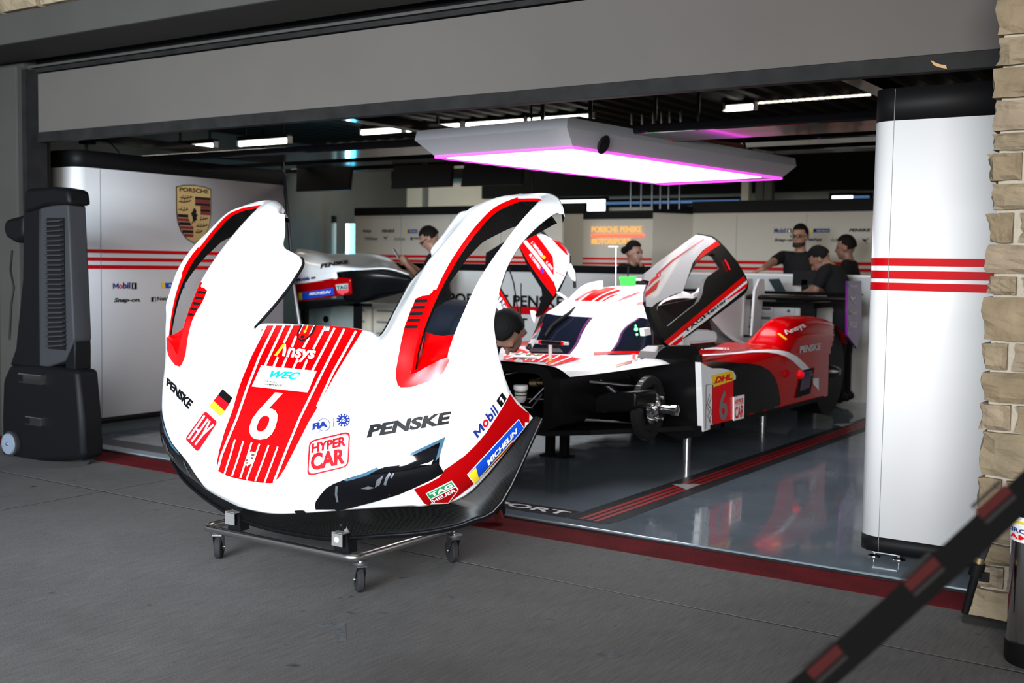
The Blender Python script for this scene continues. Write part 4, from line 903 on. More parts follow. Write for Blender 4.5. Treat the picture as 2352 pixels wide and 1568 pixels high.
# roof and windscreen bubble
can = []
for (yc, zc, w, ye, ze) in ((6.42, .705, .52, 6.86, .715), (6.60, .815, .475, 6.90, .83), (6.78, .950, .44, 6.96, .955), (6.90, 1.015, .41, 7.03, .995), (7.07, 1.09, .385, 7.14, 1.05), (7.35, 1.15, .37, 7.38, 1.10), (7.8, 1.15, .36, 7.8, 1.09), (8.25, 1.00, .28, 8.25, .94), (8.8, .80, .2, 8.8, .76), (9.4, .66, .16, 9.4, .62)):
    row = []
    for t in (-1, -.88, -.6, -.3, 0, .3, .6, .88, 1):
        k = abs(t) ** 2.2; row.append((w * t, yc + (ye - yc) * k, zc + (ze - zc) * k - (.03 if abs(t) == 1 else 0)))
    can.append(row)
GLASSD = mat('dark_windscreen_glass', (0.006, 0.008, 0.016), 0.04, 0, 1.0, spec=0.8)
def ccol(p, r, c):
    return 1 if r < 2.0 else 0
canopy_ = gridmesh('canopy', can, [W_PAINT, GLASSD], car, 6, colr=ccol)
canopy_.name = 'roof'
bm = bmesh.new(); bm.from_mesh(canopy_.data); bm.faces.ensure_lookup_table()
gl_f = [f for f in bm.faces if f.material_index == 1]
gv = [[v.co.copy() for v in f.verts] for f in gl_f]; bmesh.ops.delete(bm, geom=gl_f, context='FACES'); bm.to_mesh(canopy_.data); bm.free()
ws = MB(); [ws.add(q, [tuple(range(len(q)))]) for q in gv]
wso = ws.build('windscreen', GLASSD, car); b_ = bmesh.new(); b_.from_mesh(wso.data); bmesh.ops.remove_doubles(b_, verts=b_.verts[:], dist=1e-4); bmesh.ops.recalc_face_normals(b_, faces=b_.faces[:]); b_.to_mesh(wso.data); b_.free()
wso.data.polygons.foreach_set('use_smooth', [True] * len(wso.data.polygons))
tb = bvh_of(cowl, canopy_, wso)
ZA = lambda L: [(1180 + x / 6.532, 620 + y / 6.532) for x, y in L]
def strip(name, pl, wd, bv_, m_, off=.002, parent=car): return dpoly(name, ZA(band(pl, wd)), bv_, m_, parent, step=8, off=off)
# roof stripes
for q in ([(800, 458), (842, 460), (930, 390), (1010, 335), (970, 335), (880, 385)], [(905, 463), (965, 465), (1100, 365), (1270, 298), (1220, 292), (1050, 348)], [(1000, 467), (1160, 470), (1290, 385), (1420, 325), (1540, 278), (1400, 270), (1250, 310), (1130, 370)],
          [(1195, 474), (1262, 476), (1380, 402), (1560, 335), (1620, 305), (1560, 300), (1430, 340), (1300, 400)], [(1310, 478), (1340, 480), (1450, 415), (1560, 372), (1560, 360), (1440, 395)], [(1510, 490), (1620, 455), (1760, 405), (1890, 345), (1860, 335), (1660, 405)], [(680, 480), (740, 440), (750, 452), (720, 470)], [(1800, 520), (1850, 490), (1950, 480), (1950, 520), (1860, 525)]):
    dpoly('roof_stripe', ZA(q), tb, RED, car, step=5, off=.003)
# cowl: red field with white lines
dpoly('cowl_field', ZA([(-120, 1215), (60, 1175), (180, 1215), (320, 1268), (700, 1278), (860, 1308), (1015, 1332), (820, 1385), (610, 1442), (400, 1420), (100, 1385), (-160, 1350)]), tb, RED, car, step=7, off=.002)
for k, (p0, p1) in enumerate((((60, 1200), (-160, 1300)), ((130, 1240), (-120, 1350)), ((250, 1250), (0, 1380)), ((340, 1275), (110, 1390)), ((460, 1280), (210, 1400)), ((580, 1282), (320, 1415)), ((690, 1290), (430, 1425)), ((860, 1312), (540, 1440)))):
    strip('cowl_line', [p0, ((p0[0] + p1[0]) / 2, (p0[1] + p1[1]) / 2), p1], 15, tb, WHITE_P, .0035)
strip('cowl_stripe', [(1200, 1255), (1500, 1240), (1900, 1240), (2130, 1230)], 36, tb, RED); strip('cowl_stripe', [(1530, 1440), (1640, 1410), (1770, 1380)], 40, tb, DRED)
dpoly('sponsor_patch', ZA([(-60, 1335), (30, 1280), (440, 1300), (380, 1350)]), tb, WHITE_P, car, step=8, off=.005)
for k, q in enumerate(([(20, 1285), (110, 1285)], [(180, 1295), (260, 1292)], [(300, 1300), (400, 1302)])): strip('sponsor_patch', q, 14, tb, GREEN, .007)
strip('sponsor_patch', [(-20, 1330), (180, 1335), (350, 1338)], 10, tb, RED_P, .007)
dtext('lettering', 'PORSCHE', ZA([(560, 585), (1150, 590), (1130, 545), (600, 540)]), tb, mat('faint_grey_print', (.55, .55, .6), .4), car, off=.003)
# roof scoops (curved vanes)
for sg in (-1, 1):
    ring0 = []; ring1 = []
    for t in np.linspace(0, 1, 9):
        y = 6.98 + .62 * t; z = 1.03 + .075 * math.sin(t * 1.4); u = sg * (.27 + .05 * t)
        ring0.append(Vector((ux(u), y, z - .02))); ring1.append(Vector((ux(u + sg * .02 * t), y + .02, z + .075 * min(1, t * 2.2) ** .7 + .01)))
    o = MB().loft([ring0, ring1], closed=False).build('roof_fin', W_PAINT, car, 40); sd = o.modifiers.new('thickness', 'SOLIDIFY'); sd.thickness = .012
    MB().loft([[p.lerp(q, .08) + Vector((.008, -.004, 0)) for p, q in zip(ring0, ring1)], [p.lerp(q, .3) + Vector((.008, -.004, 0)) for p, q in zip(ring0, ring1)]], closed=False).build('roof_fin_stripe', RED, o)
# wiper, bonnet vent, pitot post with red tipped bar
hw = hitfn(tb, .025)
wp = [hw(*q) for q in ZA([(490, 1040), (600, 880), (730, 780), (850, 690), (935, 600)])]
MB().tube([p for p in wp if p], [.012, .016, .016, .012, .006][:len([p for p in wp if p])], 8).build('wiper', BLK_S, car, 50)
vt = [hitfn(tb, .012)(*q) for q in ZA([(230, 1250), (260, 1190), (700, 1195), (740, 1260)])]
if all(vt): MB().prism(vt, (0, .02, -.02)).build('scuttle_vent', BLK, car)
pp = P(1264, 832, y=5.80); pt = P(1264, 786, y=5.80)
o = MB().cyl((pp.x, 5.80, .715), (pt.x, 5.80, pt.z), .012, n=12).build('pitot_post', WHITE_P, car, 40)
MB().cyl((pp.x, 5.80, .715), (pp.x, 5.80, .74), .016, n=12).build('post_foot', ORNG, o, 40)
a, b = P(1230, 785, y=5.79), P(1306, 789, y=5.79); d = b - a
for t0, t1, m_ in ((0, .12, WHITE_P), (.12, .2, RED), (.2, .8, BLK), (.8, .87, RED), (.87, 1, WHITE_P)): MB().cyl(a + d * t0, a + d * t1, .010 if m_ is WHITE_P else .013, n=12).build('sensor_bar', m_, o, 40)
# aerials, green board
a, b = P(1415, 657, y=7.2), P(1415, 566, y=7.2); o = MB().cyl((a.x, 7.2, 1.09), b, .004, n=8).build('aerial', ZINC, car)
c_ = P(1409, 566, y=7.2); MB().box(c_.x - .035, c_.x + .035, 7.19, 7.21, c_.z - .004, c_.z + .004).build('aerial_tip', WHITE_P, o)
GB = mat('bright_green_board', (.02, .75, .03), .5)
q = [P(x, y, y=7.45) for x, y in ((1422, 636), (1459, 636), (1455, 659), (1428, 659))]; MB().prism(q, (0, .02, 0)).build('green_board', GB, car)
a, b = P(1442, 636, y=7.5), P(1443, 612, y=7.5); MB().cyl(a, b, .005, n=8).build('aerial', BLK, car)
q = [P(x, y, y=7.7) for x, y in ((1458, 643), (1482, 641), (1480, 662), (1456, 661))]; MB().prism(q, (0, .25, 0)).build('air_box', BLK, car); q = [P(x, y, y=7.69) for x, y in ((1457, 640), (1483, 640), (1483, 644), (1457, 644))]; MB().prism(q, (0, .25, 0)).build('air_box_lid', WHITE_P, car)
# cockpit side (right), module and lights
MB().prism([(ux(.50), 6.86, .715), (ux(.46), 6.95, .93), (ux(.40), 7.12, 1.03), (ux(.38), 7.9, 1.08), (ux(.45), 8.0, .70)], (-.05, 0, 0)).build('door_opening', BLK, car)
MB().prism([(ux(-.50), 6.86, .715), (ux(-.46), 6.95, .93), (ux(-.40), 7.12, 1.03), (ux(-.38), 7.9, 1.08), (ux(-.45), 8.0, .70)], (.05, 0, 0)).build('door_opening', BLK, car)
q = [P(x, y, x=-3.46) for x, y in ((1469, 754), (1484, 752), (1486, 768), (1471, 771))]; MB().prism(q, (.03, 0, 0)).build('position_panel', WHITE_P, car)
GLED = mat('green_led', (.1, 1, .2), .4, emit=(.05, 1, .12), es=14)
for px, py, r in ((1461, 756, .012), (1463, 768, .007), (1460, 748, .006)): MB().ball(P(px, py, x=-3.475), r, n=10).build('green_lamp', GLED, car)
# --- side pods and rear fenders
def podrow(y, zs, zt, zi, ub=.975, zb=.285): return [(ub, y, zb), (ub, y, .45), (ub - .002, y, zs - .10), (ub - .02, y, zs - .03), (ub - .07, y, zs + (zt - zs) * .6), (ub - .15, y, zt), (.74, y, zt - .005), (.66, y, zi + (zt - zi) * .45), (.59, y, zi), (.42, y, zi)]
pods = [podrow(6.72, .665, .70, .70), podrow(7.0, .67, .705, .70), podrow(7.4, .68, .715, .70), podrow(7.80, .70, .722, .70), podrow(8.0, .71, .735, .70), podrow(8.10, .75, .79, .71), podrow(8.20, .80, .87, .72), podrow(8.34, .835, .915, .72), podrow(8.6, .845, .925, .70), podrow(8.95, .83, .915, .68), podrow(9.3, .80, .885, .64), podrow(9.6, .73, .79, .60), podrow(9.85, .63, .66, .54)]
WCY, WCZ, WR = 9.42, .45, .415
RB = []; CRED = mat('deep_red_race_paint', (.50, .0, .002), .2, 0, .15, spec=.3)
for sg in (1, -1):
    rows = [[(sg * p[0], p[1], p[2]) for p in r] for r in pods]
    sk = lambda p: abs(p[0]) > .9 and (p[1] - WCY) ** 2 + (p[2] - WCZ) ** 2 < WR ** 2 or (abs(p[0]) > .9 and p[1] > WCY and p[2] < WCZ) or (abs(p[0]) > .86 and p[1] > 9.72)
    RB.append(gridmesh('rear_bodywork', rows, CRED, car, 10, skip=sk))
rb = bvh_of(RB[0])
ZC = lambda L: [(1600 + x / 4.356, 600 + y / 4.356) for x, y in L]
def rbs(pl, wd, m_=WHITE_P, off=.003): return dpoly('body_stripe', ZC(band(pl, wd)), rb, m_, car, step=6, off=off)
rbs([(60, 945), (250, 935), (400, 922), (560, 905), (700, 900), (800, 908), (900, 930), (980, 975), (1050, 1040), (1110, 1100)], [14, 14, 16, 20, 26, 36, 50, 62, 66, 60])
rbs([(40, 880), (180, 875), (330, 882)], 20); dpoly('body_stripe', ZC([(1160, 1170), (1218, 1165), (1218, 1290), (1160, 1230)]), rb, WHITE_P, car, step=6, off=.003)
dtext('lettering', 'PENSKE', ZC([(1028, 918), (1230, 885), (1238, 815), (1030, 848)]), rb, mat('silver_print', (.6, .58, .6), .4), car, bold=.05, off=.003)
dpoly('lettering', ZC([(805, 725), (830, 722), (905, 780), (885, 790)]), rb, ORNG, car, step=5, off=.003)
dtext('lettering', '\u039bnsys', ZC([(905, 745), (1110, 670), (1050, 610), (850, 705)]), rb, WHITE_P, car, bold=.03, off=.003)
# black scooped side between number board and red fender
blk = ZC([(110, 1012), (300, 1012), (520, 1022), (640, 1045), (720, 1090), (775, 1160), (812, 1260), (830, 1380), (836, 1470), (600, 1545), (360, 1610), (100, 1690), (95, 1300)])
dpoly('side_recess', blk, rb, BLK_PAINT, car, step=8, off=.004)
dpoly('side_vent', ZC([(1040, 1090), (1172, 1062), (1130, 1320), (980, 1370)]), rb, BLK, car, step=8, off=.004)
dpoly('side_vent', ZC([(1050, 1110), (1150, 1090), (1120, 1260), (1020, 1300)]), rb, mat('purple_grey_mesh', (.10, .06, .10), .5), car, step=8, off=.006)
MB().prism([(ux(.985), 6.9, .262), (ux(.985), 8.9, .262), (ux(-.985), 8.9, .262), (ux(-.985), 6.9, .262)], (0, 0, .03)).build('floor_plate', BLK, car)
MB().prism([(ux(.5), 6.05, .262), (ux(.985), 6.75, .262), (ux(.985), 6.95, .262), (ux(-.985), 6.95, .262), (ux(-.985), 6.75, .262), (ux(-.5), 6.05, .262), (ux(-.45), 5.62, .30), (ux(.45), 5.62, .30)], (0, 0, .03)).build('floor_plate', BLK, car)
for sg in (1, -1):
    # wheel housing, brake drum and hub at the rear
    MB().lathe((ux(sg * .55), WCY, WCZ), (sg, 0, 0), [(0, .02), (0, .36), (.30, .37)], 28).build('wheel_housing', BLK, car, 40)
    MB().lathe((ux(sg * .70), WCY, WCZ), (sg, 0, 0), [(0, .05), (0, .19), (.12, .20), (.13, .17), (.13, .06), (.2, .05), (.24, .03)], 26).build('rear_brake', DK_STEEL, car, 40)
# number board right behind the front wheel
XN = -3.02
npl = lambda L: [P(x, y, x=XN) for x, y in L]
MB().prism(npl([(1610, 832), (1618, 838), (1636, 846), (1660, 846), (1684, 852), (1690, 862), (1690, 972), (1637, 983), (1616, 991)]), (-.04, 0, 0)).build('number_board', W_PAINT, car)
nb = lambda nm, L, m_, off: mk(nm, [P(x, y, x=XN + off) for x, y in L], [tuple(range(len(L)))], m_, car)
nb('number_field', [(1637, 888), (1684.5, 872), (1683, 972), (1637, 981)], RED_P, .002); nb('number_field', [(1633, 862), (1680, 851), (1686, 858), (1685.5, 872.5), (1639, 889)], YEL, .003)
def ntext(s, q, m_, off, **k):
    V, F, asp = text2d(s, **k); f = qmap(q); mk('lettering', [P(*f(*v), x=XN + off) for v in V], F, m_, car)
ntext('DHL', [(1641, 881), (1683, 871), (1681, 857), (1643, 866)], RED_P, .004, bold=.06, shear=.2)
ntext('6', [(1652, 967), (1671, 963), (1671, 893), (1652, 900)], GREY_P, .004, bold=.02)
for pts in ([(1622, 884), (1660, 876)], [(1622, 884), (1621, 986)], [(1634, 910), (1628, 930), (1636, 945), (1629, 965), (1634, 975)], [(1624, 925), (1633, 940), (1625, 955), (1632, 968)], [(1630, 905), (1623, 930), (1630, 950)]):
    nb('line_drawing', band(pts, 1.0), INK, .003)
MB().prism([P(x, y, x=XN + .012) for x, y in ((1686, 912), (1710, 906), (1709, 960), (1686, 966))], (-.03, 0, 0)).build('class_badge', WHITE_P, car)
ntext('HYPER', [(1688, 931), (1708, 926), (1708, 913), (1688, 918)], RED_P, .014, bold=.03); ntext('CAR', [(1688, 962), (1708, 957), (1708, 929), (1688, 934)], RED_P, .014, bold=.03)
# black guide panel and top winglet in front of the number board
fl = [P(x, y, y=6.64) for x, y in ((1440, 835), (1505, 812), (1608, 815), (1612, 1000), (1560, 1010), (1440, 960))]
MB().prism(fl, (0, .03, 0)).build('arch_panel', BLK_PAINT, car)
wl = [P(x, y, x=-3.08) for x, y in ((1504, 824), (1512, 808), (1528, 796), (1590, 793), (1603, 799), (1612, 826), (1600, 830), (1520, 824))]
MB().prism(wl, (-.12, 0, 0)).build('arch_winglet', BLK_PAINT, car)
# mirror
ml = [P(x, y, x=-3.14) for x, y in ((1566, 764), (1572, 758), (1630, 757), (1648, 761), (1650, 780), (1645, 786), (1588, 790), (1585, 808), (1567, 812))]
o = MB().prism(ml, (-.12, 0, 0)).build('door_mirror', W_PAINT, car); bv_ = o.modifiers.new('round', 'BEVEL'); bv_.width = .02; bv_.segments = 3; autosmooth(o, 60)
# --- front hub, brake duct, wishbones
HC = Vector((-3.30, 6.36, .42))
drum = MB().lathe(HC, (1, 0, 0), [(0, .05), (0, .185), (.012, .2), (.05, .2), (.06, .185), (.06, .15), (.04, .14), (.04, .05)], 36).build('brake_disc', mat('carbon_brake', (.014, .014, .015), .5), car, 30)
for k in range(60):
    a = 2 * math.pi * k / 60; MB().obox(HC + Vector((.03, .2 * math.cos(a), .2 * math.sin(a))), (.014, 0, 0), (0, .003 * math.cos(a), .003 * math.sin(a)), (0, -.004 * math.sin(a), .004 * math.cos(a))).build('disc_vane', DK_STEEL, drum) if k % 2 == 0 else None
MB().lathe(HC + Vector((.04, 0, 0)), (1, 0, 0), [(0, .10), (.03, .10), (.04, .055), (.06, .05), (.07, .028), (.15, .026), (.155, .034), (.19, .034), (.195, .02)], 22).build('wheel_hub', CHROME, car, 40)
for k in range(6):
    a = k * math.pi / 3; MB().cyl(HC + Vector((.06, .075 * math.cos(a), .075 * math.sin(a))), HC + Vector((.115, .075 * math.cos(a), .075 * math.sin(a))), .010, n=10).build('drive_peg', ZINC, car, 40)
for sg in (1, -1):
    hx = ux(sg * .70)
    for (y0, z0, y1, z1) in ((6.0, .60, 6.34, .545), (6.55, .60, 6.38, .545), (6.0, .36, 6.34, .33), (6.6, .36, 6.38, .33)):
        MB().cyl((ux(sg * .46), y0, z0), (hx, y1, z1), .013, n=12).build('wishbone', DK_STEEL if sg < 0 else CHROME, car, 40)
    MB().cyl((ux(sg * .46), 6.15, .62), (hx, 6.30, .40), .016, n=12).build('push_rod', DK_STEEL, car, 40)
    MB().box(hx - .04, hx + .04, 6.29, 6.43, .30, .57, bev=.02).build('upright', DK_STEEL, car, 40)
MB().lathe((ux(-.70), 6.36, .42), (-1, 0, 0), [(0, .05), (0, .2), (.06, .2), (.06, .05)], 30).build('brake_disc', DK_STEEL, car, 40)
dl = [P(x, y, y=6.1) for x, y in ((1362, 915), (1375, 905), (1400, 902), (1455, 898), (1462, 905), (1460, 935), (1440, 945), (1365, 950))]
o = MB().prism(dl, (.03, .22, 0)).build('brake_duct', BLK_PAINT, car); bv_ = o.modifiers.new('round', 'BEVEL'); bv_.width = .015; bv_.segments = 3; autosmooth(o, 50)
# --- fin, rear wing
fin = [(8.2, .95), (8.36, 1.05), (8.6, 1.10), (8.72, 1.16), (9.0, 1.27), (9.4, 1.27), (9.56, 1.22), (9.56, .45), (8.2, .5)]
slab('engine_cover_fin', [(XK, y, z) for y, z in fin], .03, W_PAINT)
MB().prism([(XK + .018, 8.42, 1.03), (XK + .018, 8.58, 1.05), (XK + .018, 8.58, 1.0), (XK + .018, 8.42, .98)], (.001, 0, 0)).build('fin_label', RED_P, car)
neck = P(1721, 640, x=-4.05)
for du in (-.05, .06): slab('wing_support', [(XK + du, 9.62, .70), (XK + du, 9.66, 1.10), (XK + du, neck.y - .05, neck.z), (XK + du, neck.y + .06, neck.z), (XK + du, neck.y + .08, neck.z - .12), (XK + du, 9.85, 1.03), (XK + du, 9.80, .70)], .02, W_PAINT)
prof = [(0, .0), (.02, .02), (.10, .03), (.22, .022), (.32, .0), (.22, .004), (.08, -.012), (.01, -.012)]
MB().loft([[(ux(u), 9.72 + a, 1.035 + b) for a, b in prof] for u in np.linspace(-.88, .90, 9)], cap=True).build('rear_wing', BLK_PAINT, car, 40)
MB().loft([[(ux(u), 10.0 + a * .4, 1.075 + b * .7) for a, b in prof] for u in np.linspace(-.88, .90, 9)], cap=True).build('wing_flap', BLK_PAINT, car, 40)
PUR_REFL = mat('purple_endplate', (.22, .004, .28), .25, 0, .4, noise=.8, nscale=4)  # magenta reflection on the black endplate, painted into its base colour
XE = -3.1
for x_ in (XE, ux(-.90)):
    e = [Vector((x_, p.y, p.z)) for p in (P(1945, 645, x=XE), P(1976, 645, x=XE), P(1977, 760, x=XE), P(1966, 800, x=XE), P(1944, 770, x=XE))]
    slab('wing_endplate', e, .02, PUR_REFL)
for s_, y0, y1 in (('Ansys', 663, 652), ('Mobil', 722, 712), ('PENSKE', 752, 738)):
    V, F, asp = text2d(s_, .03); f = qmap([(1951, y0), (1968, y0 + .5), (1968, y1 + .5), (1951, y1)]); mk('lettering', [P(*f(*v), x=XE + .013) for v in V], F, WHITE_P, car)
mk('leaping_mark', [P(1951 + 16 * (1 - x), 700 - 24 * z, x=XE + .013) for x, z in CAT], [tuple(range(len(CAT)))], WHITE_P, car)
# rear underbody bits
MB().box(ux(-.7), ux(.7), 9.0, 10.1, .25, .45).build('diffuser', BLK, car); MB().box(ux(-.3), ux(.3), 9.3, 9.9, .4, .60, bev=.03).build('gearbox', DK_STEEL, car)
# red star knob with blue and chrome handle on the side
kb = P(1835, 860, x=-2.97)
o = MB().lathe(kb, (0, 1, 0), [(0, .012), (.02, .035), (.03, .012), (.06, .02), (.09, .012)], 10).build('side_handle', RED_P, car)
MB().cyl(kb + Vector((0, .09, 0)), kb + Vector((.01, .17, -.005)), .012, n=10).build('handle_grip', mat('blue_anodised', (.02, .2, .75), .25, .8), o, 40); MB().cyl(kb + Vector((.01, .17, -.005)), kb + Vector((.015, .24, -.008)), .012, n=10).build('handle_tip', CHROME, o, 40)
for px, py, m_ in ((1456, 822, WHITE_P), (1474, 818, NAVY)):
    dpoly('small_sticker', circ(px, py, 8) if m_ is WHITE_P else [(1470, 826), (1474, 808), (1482, 822)], tb, m_, car, step=5, off=.004)
dtext('lettering', 'E', [(1452, 828), (1460, 828), (1460, 816), (1452, 816)], tb, RED_P, car, bold=.04, off=.006)
# --- doors
ZD = lambda L: [(1460 + x / 5.227, 520 + y / 5.227) for x, y in L]
XD = -3.30
DT = .55
def pdoor(px, py, dx=0):
    r = ray(px, py); t = (XD + dx + DT * 1.15 - DT * H) / (r[0] + DT * r[2]); return Vector((r[0] * t, r[1] * t, H + r[2] * t))
d3 = lambda L, dx=0: [pdoor(*p, dx) for p in ZD(L)]
out_ = [(110, 900), (115, 770), (160, 660), (90, 640), (110, 560), (170, 515), (240, 450), (720, 100), (800, 110), (900, 130), (965, 175), (1060, 270), (1200, 440), (1290, 590), (1335, 690), (1320, 770), (1280, 830), (880, 1130), (600, 1330), (400, 1430), (330, 1390), (260, 1290), (160, 1080)]
win = [(640, 560), (700, 460), (800, 365), (890, 335), (930, 350), (1012, 475), (990, 512), (830, 625), (795, 690), (770, 840), (725, 920), (640, 985), (360, 1210), (305, 1190), (230, 1030), (225, 980), (300, 900), (410, 840), (520, 800)]
door = slab('door', d3(out_), .035, BLK_PAINT, car, [d3(win)])
db = BVHTree.FromPolygons([Vector((XD + .021 + DT * (1.15 - z), y, z)) for y, z in ((4, -1), (14, -1), (14, 4), (4, 4))], [(0, 1, 2, 3)])
dd = lambda nm, L, m_, off=.002: dpoly(nm, ZD(L), db, m_, door, step=10, off=off)
dd('door_skin', [(115, 770), (160, 660), (92, 640), (110, 560), (170, 515), (240, 450), (720, 100), (800, 110), (900, 130), (965, 175), (800, 290), (680, 440), (640, 560), (560, 780), (410, 835), (240, 925), (190, 970), (120, 960)], W_PAINT)
dd('door_stripe', [(100, 860), (115, 780), (180, 640), (290, 560), (300, 600), (240, 760)], RED, .004); dd('door_stripe', [(700, 440), (780, 320), (900, 220), (970, 180), (1010, 225), (900, 290), (790, 370)], RED, .004)
dd('door_stripe', band([(115, 775), (200, 690), (330, 585)], 26), WHITE_P, .006); dd('door_stripe', band([(240, 590), (440, 410), (640, 270), (810, 155)], [30, 20, 10, 6]), PINK, .004)
dtext('lettering', 'K. ESTRE', ZD([(265, 610), (400, 505), (385, 480), (250, 585)]), db, WHITE_P, door, bold=.02, off=.007)
dd('door_stripe', [(330, 1390), (1290, 600), (1318, 640), (400, 1432)], RED, .003); dd('door_sill', [(380, 1425), (1330, 645), (1335, 690), (1310, 750), (1240, 810), (880, 1100), (440, 1432)], WHITE_P, .0035); dd('door_stripe', [(1085, 870), (1330, 680), (1325, 730), (1090, 885)], RED, .005); dd('door_stripe', [(400, 1432), (560, 1310), (545, 1380), (470, 1432)], RED, .005)
dtext('lettering', 'TAGHeuer', ZD([(590, 1290), (1095, 890), (1070, 850), (555, 1260)]), db, INK, door, bold=.03, off=.006)
GL = bpy.data.materials.new('clear_side_glass'); GL.use_nodes = True; nt = GL.node_tree; nt.nodes.clear()
o_ = nt.nodes.new('ShaderNodeOutputMaterial'); tr_ = nt.nodes.new('ShaderNodeBsdfTransparent'); gs = nt.nodes.new('ShaderNodeBsdfGlossy'); gs.inputs['Roughness'].default_value = .03; mx_ = nt.nodes.new('ShaderNodeMixShader'); mx_.inputs[0].default_value = .10
nt.links.new(tr_.outputs[0], mx_.inputs[1]); nt.links.new(gs.outputs[0], mx_.inputs[2]); nt.links.new(mx_.outputs[0], o_.inputs[0])
mk('window_pane', d3(win), [tuple(range(len(win)))], GL, door)
MB().tube([d3([(1070, 400)], .03)[0], d3([(1110, 470)], .03)[0], d3([(1130, 520)], .03)[0]], .006, 8).build('release_strap', RED_P, door)
# left door: opened the same way, seen from its outer side
ZE = lambda L: [(1130 + x / 5.6, 520 + y / 5.6) for x, y in L]
YD = 7.25
d4 = lambda L, dy=0: [P(*p, y=YD + dy) for p in ZE(L)]
out_ = [(-60, 340), (200, 180), (440, 130), (580, 105), (660, 100), (760, 150), (850, 190), (930, 260), (1000, 370), (1000, 460), (940, 640), (860, 820), (800, 910), (720, 1020), (640, 1130), (590, 1165), (570, 1140), (620, 1030), (660, 880), (650, 800), (480, 530), (360, 260), (250, 340), (100, 790), (440, 1370), (370, 1440), (260, 1330), (-100, 830)]
ldoor = slab('door', d4(out_), .035, BLK_PAINT, car)
lb_ = BVHTree.FromPolygons([Vector((x, YD - .018, z)) for x, z in ((-9, -1), (0, -1), (0, 4), (-9, 4))], [(0, 1, 2, 3)])
de = lambda nm, L, m_, off=.002: dpoly(nm, ZE(L), lb_, m_, ldoor, step=10, off=off)
de('door_stripe', [(360, 260), (440, 140), (580, 108), (800, 390), (800, 720), (820, 850), (795, 900), (640, 700), (480, 470)], RED); de('door_stripe', band([(410, 170), (560, 350), (720, 560), (810, 690)], 44), WHITE_P, .004)
de('door_skin', [(585, 108), (660, 102), (760, 150), (850, 190), (930, 260), (1000, 370), (1000, 460), (940, 640), (840, 830), (800, 700), (800, 500), (790, 390)], W_PAINT, .003); de('door_stripe', [(770, 155), (860, 195), (940, 270), (1000, 380), (960, 360), (850, 250)], RED, .005); de('door_stripe', [(820, 570), (938, 630), (932, 640), (815, 578)], RED, .005)
for s_, q in (('L. VANTHOOR', [(510, 215), (645, 395), (670, 365), (535, 185)]), ('M. CAMPBELL', [(485, 370), (620, 555), (645, 530), (510, 345)]), ('K. ESTRE', [(700, 470), (780, 560), (795, 535), (720, 440)])): dtext('lettering', s_, ZE(q), lb_, WHITE_P, ldoor, bold=.02, off=.006)
de('name_flag', [(650, 395), (675, 370), (700, 395), (675, 420)], YEL, .006); de('name_flag', [(630, 560), (655, 535), (680, 585), (655, 600)], mat('flag_blue', (.02, .02, .5), .4), .006)
de('door_sill', [(60, 880), (90, 830), (410, 1395), (370, 1440), (260, 1330), (-80, 830), (0, 800)], WHITE_P, .003); de('door_stripe', [(98, 795), (440, 1370), (415, 1395), (80, 830)], RED, .004); de('door_stripe', [(320, 1290), (410, 1405), (375, 1440), (295, 1320)], RED, .005)
dtext('lettering', 'TAGHeuer', ZE([(70, 930), (290, 1290), (325, 1260), (100, 850)]), lb_, INK, ldoor, bold=.02, off=.006)
arm = [P(*p, y=YD + .04) for p in ZE([(590, 10), (760, 190), (900, 370), (1010, 490), (1060, 600), (1065, 790)])]
MB().tube(arm, .012, 8).build('door_strut', BLK, ldoor, 60)
wht = d4([(960, 560), (1000, 480), (1050, 590), (1058, 700), (1020, 670)]); MB().prism(wht, (0, .02, 0)).build('door_wing', W_PAINT, ldoor)
a, b = d4([(835, 845)])[0], d4([(960, 930)])[0]; MB().cyl(a, b, .010, n=8).build('door_strut', W_PAINT, ldoor)
hd = d4([(490, 1080), (540, 1110), (570, 1130), (545, 1240), (510, 1180)]); MB().prism(hd, (0, .05, 0)).build('door_mirror', W_PAINT, car)
a = P(1195, 745, y=7.6); MB().tube([P(1168, 612, y=7.8), P(1180, 650, y=7.8), P(1192, 730, y=7.8)], .006, 8).build('aerial', BLK, car); MB().cyl(P(1197, 650, y=7.8), P(1196, 760, y=7.8), .005, n=8).build('aerial', BLK, car)
# jack stands under the floor
for px in (1264, 1297):
    q = P(px, 1020, y=6.5); o = MB().box(q.x - .025, q.x + .025, 6.47, 6.53, .016, .28, bev=.006).build('air_jack', BLK_S, car); MB().box(q.x - .045, q.x + .045, 6.44, 6.56, .016, .03).build('jack_foot', BLK_S, o)
q = P(1578, 1020, y=6.9)
for xx in (q.x, ux(-.6)): MB().cyl((xx, 6.9, .016), (xx, 6.9, .27), .025, n=12).build('air_jack', ZINC, car, 40)
for xx in (ux(-.5), ux(.5)): MB().cyl((xx, 8.85, .016), (xx, 8.85, .27), .025, n=12).build('air_jack', ZINC, car, 40)
